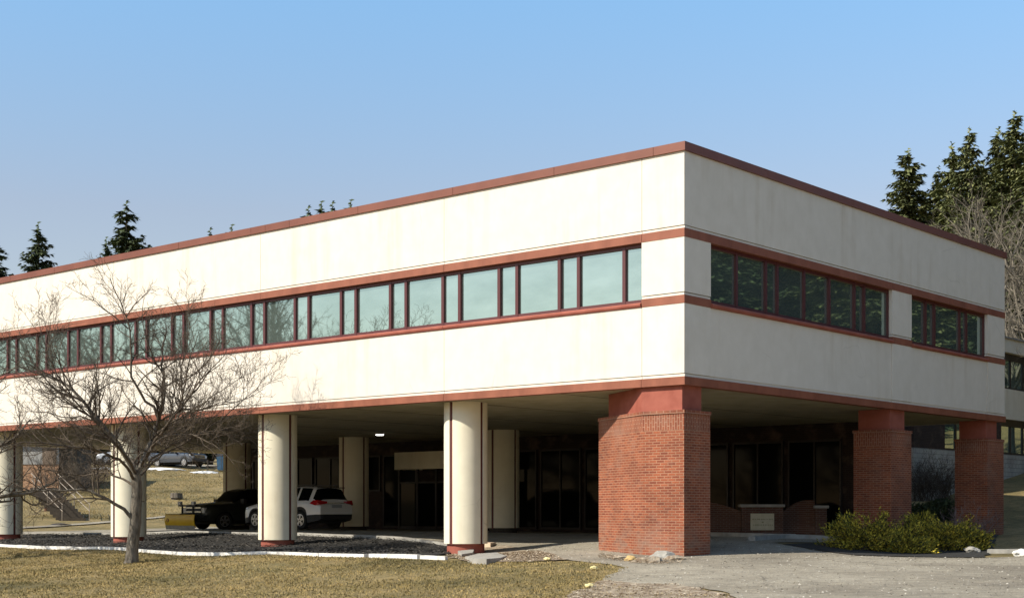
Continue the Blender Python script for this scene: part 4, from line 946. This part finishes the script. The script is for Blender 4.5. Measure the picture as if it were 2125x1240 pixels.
# --- the big bare tree in front of the building
TX, TY = gp(272, 1167); TZ = h(TX, TY); TS = F / TY
def tp(px, py, dy=0.0): return np.array([(px - 272) / TS, dy, (1167 - py) / TS])
def resample(P, R, st=.25):
    P = np.array(P); d = np.r_[0, np.cumsum(np.linalg.norm(np.diff(P, axis=0), axis=1))]; n = max(4, int(d[-1] / st)); q = np.linspace(0, d[-1], n)
    # smooth (Catmull-like) by averaging twice
    Q = np.stack([np.interp(q, d, P[:, k]) for k in range(3)], -1)
    for _ in range(2): Q[1:-1] = (Q[:-2] + 2 * Q[1:-1] + Q[2:]) / 4
    return Q, np.interp(q, d, R), d[-1]
big = thing("bare_tree", "big bare spreading tree on the lawn in front of the long facade", "tree", (TX, TY, TZ))
rg = np.random.default_rng(21); tk = Twigs(); cr = Twigs()
P, R, L = resample([tp(271, 1180), tp(272, 1165), tp(275, 1140), tp(279, 1100), tp(283, 1060), tp(284, 1020), tp(283, 985)], [.26, .205, .175, .165, .165, .155, .15]); 
P[:, 0] += .012 * np.sin(np.arange(len(P)) * 1.7); tk.tube(P, R, 16)
limbs = [
 ([(280, 1082, 0), (262, 1052, -.2), (235, 1038, -.4), (205, 1026, -.5), (188, 1010, -.6), (150, 1022, -.8), (108, 1014, -1.0), (60, 1022, -1.2), (20, 1032, -1.3)], .075),
 ([(281, 1010, 0), (255, 991, .2), (225, 987, .5), (205, 974, .8), (160, 985, 1.0), (112, 980, 1.2)], .055),
 ([(283, 990, 0), (272, 950, -.2), (240, 905, -.4), (213, 876, -.5), (195, 843, -.6), (165, 812, -.7), (145, 793, -.6), (105, 785, -.8), (55, 762, -1.0)], .10),
 ([(195, 843, -.6), (205, 815, -.4), (215, 800, -.3), (240, 795, -.2), (268, 790, 0)], .04),
 ([(283, 985, 0), (296, 945, .3), (312, 905, .4), (322, 865, .5), (336, 822, .6), (336, 800, .6), (325, 765, .6), (325, 720, .7), (333, 680, .8)], .10),
 ([(320, 860, .5), (296, 830, .4), (272, 797, .3), (268, 760, .2), (270, 700, .2), (258, 655, .2), (243, 610, .1), (228, 575, 0)], .06),
 ([(258, 655, .2), (285, 620, .3), (310, 590, .4)], .025),
 ([(262, 680, .2), (220, 640, 0), (190, 620, -.2), (150, 600, -.5)], .028),
 ([(300, 935, .3), (325, 905, 1.0), (350, 870, 1.3), (355, 815, 1.5), (352, 790, 1.5), (352, 740, 1.5), (368, 690, 1.6), (362, 620, 1.6)], .06),
 ([(312, 905, .4), (350, 880, 0), (378, 845, -.3), (395, 800, -.5), (398, 750, -.6), (420, 700, -.6)], .055),
 ([(296, 950, .3), (340, 905, -.6), (385, 858, -1.0), (405, 843, -1.2), (428, 812, -1.3), (448, 787, -1.4), (490, 745, -1.5)], .065),
 ([(385, 858, -1.0), (430, 850, -1.0), (480, 845, -.9), (530, 830, -.8), (555, 812, -.8)], .03),
 ([(292, 965, .1), (330, 930, -1.0), (370, 905, -1.4), (420, 903, -1.7), (465, 922, -1.9), (500, 948, -2.0), (515, 968, -2.1)], .05),
 ([(290, 970, .1), (330, 925, 1.0), (390, 890, 1.8), (450, 880, 2.2), (510, 905, 2.6)], .05),
 ([(281, 1000, 0), (262, 960, 1.0), (215, 930, 2.0), (160, 905, 2.6), (100, 890, 3.0)], .065),
 ([(281, 1000, 0), (275, 955, -1.1), (225, 935, -2.0), (170, 930, -2.6), (110, 925, -3.0), (70, 945, -3.2)], .06),
 ([(283, 990, 0), (320, 940, 1.0), (380, 895, 1.8), (440, 850, 2.3), (490, 800, 2.6), (520, 760, 2.8)], .045),
 ([(350, 895, -.7), (400, 872, -1.0), (455, 828, -1.2), (505, 800, -1.3), (545, 778, -1.3)], .028),
 ([(284, 985, 0), (270, 930, -1.2), (235, 880, -2.0), (190, 820, -2.6), (160, 745, -2.9), (150, 690, -3)], .05),
 ([(213, 876, -.5), (175, 865, -.4), (130, 868, -.2), (80, 850, 0), (40, 855, 0)], .035),
 ([(213, 876, -.5), (180, 850, -1), (140, 815, -1.4), (100, 750, -1.7), (78, 690, -1.8)], .035),
 ([(165, 812, -.7), (140, 755, -.9), (122, 700, -1), (108, 655, -1)], .03),
 ([(160, 812, -.7), (100, 820, 0), (50, 800, .5), (20, 760, .8)], .03),
 ([(402, 843, -1.2), (440, 795, -1.4), (468, 735, -1.5), (478, 690, -1.5)], .028),
 ([(352, 790, 1.5), (400, 740, 1.9), (430, 690, 2.1), (436, 655, 2.2)], .03),
 ([(325, 765, .6), (300, 720, .2), (296, 660, 0), (300, 610, 0)], .03),
 ([(281, 1045, 0), (300, 1040, .1), (310, 1030, .1)], .02),
]
for pts, r in limbs:
    r *= .76; P, R, L = resample([tp(*q) for q in pts], [r] + [r * (1 - .78 * k / (len(pts) - 1)) for k in range(1, len(pts))]); P[1:-1] += rg.normal(0, .022, (len(P) - 2, 3))
    (tk if r > .055 else cr).tube(P, R, 9 if r > .05 else 6); side(cr, P, R, L * .88, 0, rg, .14, 3, 1.3, .22 if L > 2 else .3)
tk.obj('trunk', M['bark'], big); cr.obj('crown', M['twig'], big); print("BIG", cr.n)
# --- second kind: a freely grown bare tree, used at the left edge and along the left
def bare_tree(label, loc, seed, Ht, spread, rtr=.16, m1='bark', m2='twig', dens=.8, nl=10, name="bare_tree", group=None, maxlvl=3):
    rg = np.random.default_rng(seed); t = thing(name, label, "tree", loc, 0, group); tk = Twigs(); cr = Twigs()
    fork = Ht * .22; P, R, L = resample([(0, 0, -.3), (0, 0, .2), (.08, .05, fork * .6), (.05, 0, fork), (-.05, .1, Ht * .5), (.1, 0, Ht * .72)], [rtr * 1.5, rtr, rtr * .85, rtr * .78, rtr * .45, rtr * .18]); tk.tube(P, R, 10)
    for k in range(nl):
        z = fork + (Ht * .68 - fork) * k / nl; a = k * 2.4 + rg.uniform(-.4, .4); el = .35 + .9 * k / nl; d = np.array([math.cos(a) * math.cos(el), math.sin(a) * math.cos(el), math.sin(el)])
        r0 = rtr * (.55 - .3 * k / nl); Lb = spread * rg.uniform(.85, 1.15) * (1 - .25 * k / nl)
        n = int(Lb / .3); Pp = [np.array([np.interp(z, P[:, 2], P[:, 0]), np.interp(z, P[:, 2], P[:, 1]), z])]
        for i in range(n): d = unit(d + rg.normal(0, .14, 3) + np.array([0, 0, .05])); Pp.append(Pp[-1] + d * Lb / n)
        Pp = np.array(Pp); Rr = np.linspace(r0, .02, len(Pp)); (tk if r0 > .05 else cr).tube(Pp, Rr, 7); side(cr, Pp, Rr, Lb, 0, rg, .2, maxlvl, dens)
    tk.obj('trunk', M[m1], t); cr.obj('crown', M[m2], t); return t
lx, ly = (-118 - CX) / F * 44.5, 44.5
bt = bare_tree("bare tree whose branches reach in from the left edge of the photo", (lx, ly, h(lx, ly)), 4, 7.6, 4.2, .17, dens=.85, nl=14)
for (x, y, rz, sc, lb_) in ((-42, 48, 1.0, 1.9, "tall bare tree mirrored in the facade windows, nearest of those off the left edge"), (-50, 57, 2.4, 2.1, "tall bare tree mirrored in the windows, second of those off the left edge"),
                            (-46, 66, 4.0, 1.9, "bare tree mirrored in the leftmost windows, deepest of those off the left edge"), (-60, 48, 5.0, 2.2, "farthest tall bare tree mirrored in the windows beyond the left edge"), (-58, 62, .4, 2.0, "bare tree mirrored between the others beyond the left edge")):
    dup(bt, (x, y, h(x, y)), rz, lb_, (sc, sc, sc))

# --- conifers
def conifer_meshes(seed, Ht, rad, n_wh, m, wide=1.0, droop=.35, leaf=.30):
    rg = np.random.default_rng(seed); tris = []; 
    for k in range(n_wh):
        u = (k + rg.uniform(0, 1)) / n_wh; z = Ht * (.08 + .92 * u); rr = rad * (1 - u) ** .62 * rg.uniform(.72, 1.18) + .12
        nb_ = max(3, int(9 * (1 - u) + 3)); z00 = z
        for b in range(nb_):
            a = rg.uniform(0, 2 * np.pi); L = rr * rg.uniform(.55, 1.08); z = z00 + rg.normal(0, Ht * .012); nseg = max(2, int(L / (leaf * .42)))
            for i in range(nseg):
                f = (i + .6) / nseg; c = np.array([math.cos(a) * L * f, math.sin(a) * L * f, z - droop * .55 * L * f + .22 * L * f * f + rg.normal(0, .05)])
                for w in range(11):
                    sd = a + rg.choice([-1, 1]) * rg.uniform(.3, 1.3); s1 = leaf * rg.uniform(.5, 1.25) * (1.15 - .5 * f); d = np.array([math.cos(sd), math.sin(sd), rg.uniform(-.75, .15)]); e = np.array([-math.sin(sd), math.cos(sd), rg.uniform(-.5, .5)]) * s1 * .28
                    tris.append([c - e, c + e, c + d * s1])
        # leader tuft
    for w in range(40):
        a = rg.uniform(0, 6.28); zz = Ht * rg.uniform(.93, 1.03); c = np.array([0, 0, zz]); s1 = leaf * .55; tris.append([c, c + np.array([0, 0, .12]), c + np.array([math.cos(a), math.sin(a), rg.uniform(0, .8)]) * s1])
    V = np.array(tris).reshape(-1, 3); F_ = np.arange(len(V)).reshape(-1, 3)
    me = np_mesh(None, V, F_, m); me.name = 'crown'
    s = MB(); s.tube([(0, 0, -1), (0, 0, Ht * .5), (0, 0, Ht * .97)], [.22, .14, .03], 7); o = s.build('trunk', M['bark'], None); tm = o.data; bpy.data.objects.remove(o)
    return me, tm
CM = [conifer_meshes(1, 14, 3.6, 70, M['needle'], leaf=.40), conifer_meshes(2, 14, 3.2, 74, M['needle'], leaf=.38), conifer_meshes(3, 16, 4.0, 92, M['needle2'], droop=.2, leaf=.40), conifer_meshes(4, 13, 3.4, 74, M['needle2'], droop=.5, leaf=.38)]
CH = [14, 14, 16, 13]
def conifer(px, py_top, Z, var, label, width=1.0, x=None, ztop=None, group=None, rz=0):
    x = (px - CX) / F * Z if x is None else x; zt = (HZ - py_top) / F * Z if ztop is None else ztop; zb = h(x, Z) - .3; hh = max(zt - zb, 5); sc = hh / CH[var]
    t = thing("conifer", label, "tree", (x, Z, zb), rz, group); width *= 1.04; t.scale = (sc * width, sc * width, sc)
    link_mesh('crown', CM[var][0], t); link_mesh('trunk', CM[var][1], t); return t
conifer(262, 436, 185, 0, "dark spruce rising above the roofline, the taller one left of the centre", 1.02)
conifer(80, 478, 185, 1, "dark spruce above the roofline near the left, the pointed second one", .92)
conifer(-6, 515, 185, 0, "dark spruce cut by the photo's left edge above the roof", 1.0, rz=2)
conifer(221, 508, 190, 1, "small spruce tip at the left foot of the taller roofline spruce", .7)
for k, (px, py, lb_) in enumerate(((640, 441, "leftmost of the four small treetops peeping over the roofline"), (668, 431, "widest of the four small treetops peeping over the roofline"), (690, 432, "third of the four small treetops peeping over the roofline"), (729, 428, "rightmost small treetop peeping over the roofline"),
                                 (436, 485, "low dark treetop just above the coping, left of the middle"), (482, 478, "tiny dark treetop just above the coping"))):
    conifer(px, py + 5, 200 + k, k % 2, lb_, .9)
rt = [(1884, 328, 92, 2, 1.0, "isolated dark conifer rising above the right roofline"), (1922, 415, 95, 3, .8, "short conifer between the isolated one and the dense group"), (1948, 362, 92, 2, .75, "conifer shoulder at the left of the dense right group"),
      (1975, 316, 90, 3, .8, "pointed conifer left of the tallest pair on the right"), (2012, 283, 88, 2, .75, "tall narrow conifer in the middle of the right group"), (2072, 285, 88, 3, .8, "conifer half hidden left of the tallest one at the right"),
      (2106, 249, 86, 2, .85, "tallest conifer near the right edge"), (2150, 265, 84, 3, 1.0, "conifer cut by the photo's right edge"), (2040, 350, 95, 2, 1.0, "low conifer filling between the tall ones at the right"),
      (2125, 430, 80, 3, 1.0, "dense lower conifer beside the roof corner at the right edge"), (2090, 470, 92, 2, 1.0, "shadowy conifer behind the bare pale trees at the right")]
for px, py, Z, v, wd_, lb_ in rt: conifer(px, py, Z, v, lb_, wd_, rz=px)
# woods on the slope at the right, mirrored in the short facade's windows
random.seed(4); k = 0
woods = [(47, 42), (55, 49), (63, 50), (56, 33), (72, 48), (70, 62), (54, 72), (62, 84), (48, 88), (78, 70), (88, 64), (86, 88), (48, 24), (61, 18), (44, 68), (50, 60), (44, 30), (50, 38), (46, 47), (52, 55), (58, 44), (60, 62), (50, 66), (66, 52), (68, 70), (58, 78), (76, 60), (80, 78), (70, 88), (44, 58), (62, 34), (72, 40), (84, 50), (54, 24), (66, 24), (48, 74), (56, 90)]
for i, (x, y) in enumerate(woods):
    conifer(0, 0, y, (2, 3, 0, 1)[i % 4], "conifer of the wooded slope beyond the right edge, mirrored in the short facade", random.uniform(1.1, 1.5), x=x, ztop=h(x, y) + random.uniform(16, 23), group="conifers of the wooded slope mirrored in the windows", rz=i)
# bare pale trees at the right edge
pt = bare_tree("pale bare tree with forking limbs right of the roof corner", ((2135 - CX) / F * 74, 74, h((2135 - CX) / F * 74, 74)), 9, 15, 7.0, .22, 'palebark', 'palebark', .55, 12, maxlvl=3)
x = (2055 - CX) / F * 80; dup(pt, (x, 80, h(x, 80)), 2.0, "greyish bare tree mingling with the conifers above the right roof end", (.95, .95, 1.0))
x = (2190 - CX) / F * 70; dup(pt, (x, 70, h(x, 70)), 4.0, "bare tree at the extreme right edge, its limbs reaching over the block building", (.85, .85, .85))

# ------------------------------------------------------------------ junipers, ivy, brush
def juniper(label, px, py_base, rx, rz_, hgt, seed, Z=None):
    rg = np.random.default_rng(seed); x, y = gp(px, py_base); o = thing("juniper", label, "shrub", (x, y, h(x, y)), 0, "golden junipers along the drive")
    tris = []; st = Twigs()
    for k in range(75):
        a = rg.uniform(0, 2 * np.pi); el = rg.uniform(.12, 1.1); L = rg.uniform(.7, 1.05); d = np.array([math.cos(a) * math.cos(el) * rx, math.sin(a) * math.cos(el) * rz_, math.sin(el) * hgt]) * L
        n = 7; P = [np.array([rg.normal(0, .12) * rx, rg.normal(0, .12) * rz_, 0.0])]
        for i in range(n): P.append(P[-1] + d / n + rg.normal(0, .03, 3) + np.array([0, 0, .015 - .012 * i]))
        P = np.array(P); st.tube(P, np.linspace(.016, .004, len(P)), 3); du = unit(d)
        for i in range(2, n + 1):
            for w in range(34):
                c = P[i] + rg.normal(0, .07, 3); v = unit(du * 1.0 + rg.normal(0, .5, 3) + np.array([0, 0, .2])); s1 = rg.uniform(.035, .10); e = unit(np.cross(v, rg.normal(0, 1, 3))) * s1 * .24
                tris.append([c - e, c + e, c + v * s1])
    V = np.array(tris).reshape(-1, 3); V[:, 2] = np.maximum(V[:, 2], .0); np_mesh('foliage', V, np.arange(len(V)).reshape(-1, 3), M['juniper'], o); st.obj('stems', M['twig'], o); return o
juniper("leftmost golden juniper, in front of the middle brick pier's left side", 1790, 1140, 1.2, .8, 1.22, 1)
juniper("golden juniper directly in front of the middle brick pier", 1852, 1142, 1.0, .8, 1.02, 2)
juniper("low drooping juniper at the front edge of the bed by the asphalt", 1880, 1146, .9, .4, .5, 3)
juniper("broadest golden juniper between the middle and right brick piers", 1950, 1141, 1.25, .8, 1.15, 4)
juniper("small upright golden juniper sprig behind the others", 1912, 1128, .5, .4, 1.2, 5)
juniper("rightmost golden juniper, beside the pale rocks", 2005, 1140, .8, .6, .85, 6)
def brush(name, label, loc, n, sx, sz, m, seed, cat="bush", spread=.8):
    rg = np.random.default_rng(seed); tw = Twigs()
    for k in range(n):
        a = rg.uniform(0, 6.28); d = np.array([math.cos(a) * spread, math.sin(a) * spread, 1.0]); grow(tw, np.array([rg.normal(0, sx * .3), rg.normal(0, sx * .2), 0.]), d, sz * rg.uniform(.6, 1.1), .012, 1, rg, .1, 3, .8)
    o = tw.obj(name, m, None); o.location = loc; return tag(o, label, cat)
x, y = gp(2018, 1118); brush("bare_bush", "purplish bare bush against the right brick pier", (x, y, h(x, y)), 34, 1.0, 1.1, noisy('purple_twigs', (.16, .11, .10), (.24, .18, .16), 3, bmp=0), 3)
x, y = gp(1660, 1125)
for k, (px, py, Z, lb_) in enumerate(((1915, 1034, 59.5, "tangled bare climber on the block wall, left of the two between the piers"), (1962, 1034, 60, "tangled bare climber on the block wall, right of the two between the piers"))):
    x = (px - CX) / F * Z; brush("bare_climber", lb_, (x, Z, h(x, Z)), 60, 1.0, 1.7, M['twig'], 30 + k, "climber", .45)
x, y = gp(1930, 1060)
for k, (px, Z, lb_) in enumerate(((1905, 55, "dark low hedge bush left, behind the junipers between the piers"), (1955, 55.5, "dark low hedge bush right, behind the junipers between the piers"))):
    x = (px - CX) / F * Z; rg = np.random.default_rng(60 + k); tr_ = []
    for i in range(2600):
        v = unit(rg.normal(0, 1, 3)) * rg.uniform(.6, 1.05); c = np.array([v[0] * .85, v[1] * .6, .35 + v[2] * .45]); e = rg.normal(0, .05, 3); tr_.append([c, c + e, c + rg.normal(0, .07, 3)])
    o = np_mesh("hedge_bush", np.array(tr_).reshape(-1, 3), np.arange(7800).reshape(-1, 3), M['needle']); o.location = (x, Z, h(x, Z)); tag(o, lb_, "bush")
# tall brush on the bank at the far left, behind the steps
for k, (px, Z, lb_) in enumerate(((140, 104, "grey brush thicket on the bank left of the big tree's trunk"), (185, 106, "grey brush thicket on the bank behind the big tree's left branches"))):
    x = (px - CX) / F * Z; brush("brush_thicket", lb_, (x, Z, h(x, Z)), 50, 3.0, 2.6, M['twig'], 80 + k, "brush", .8)
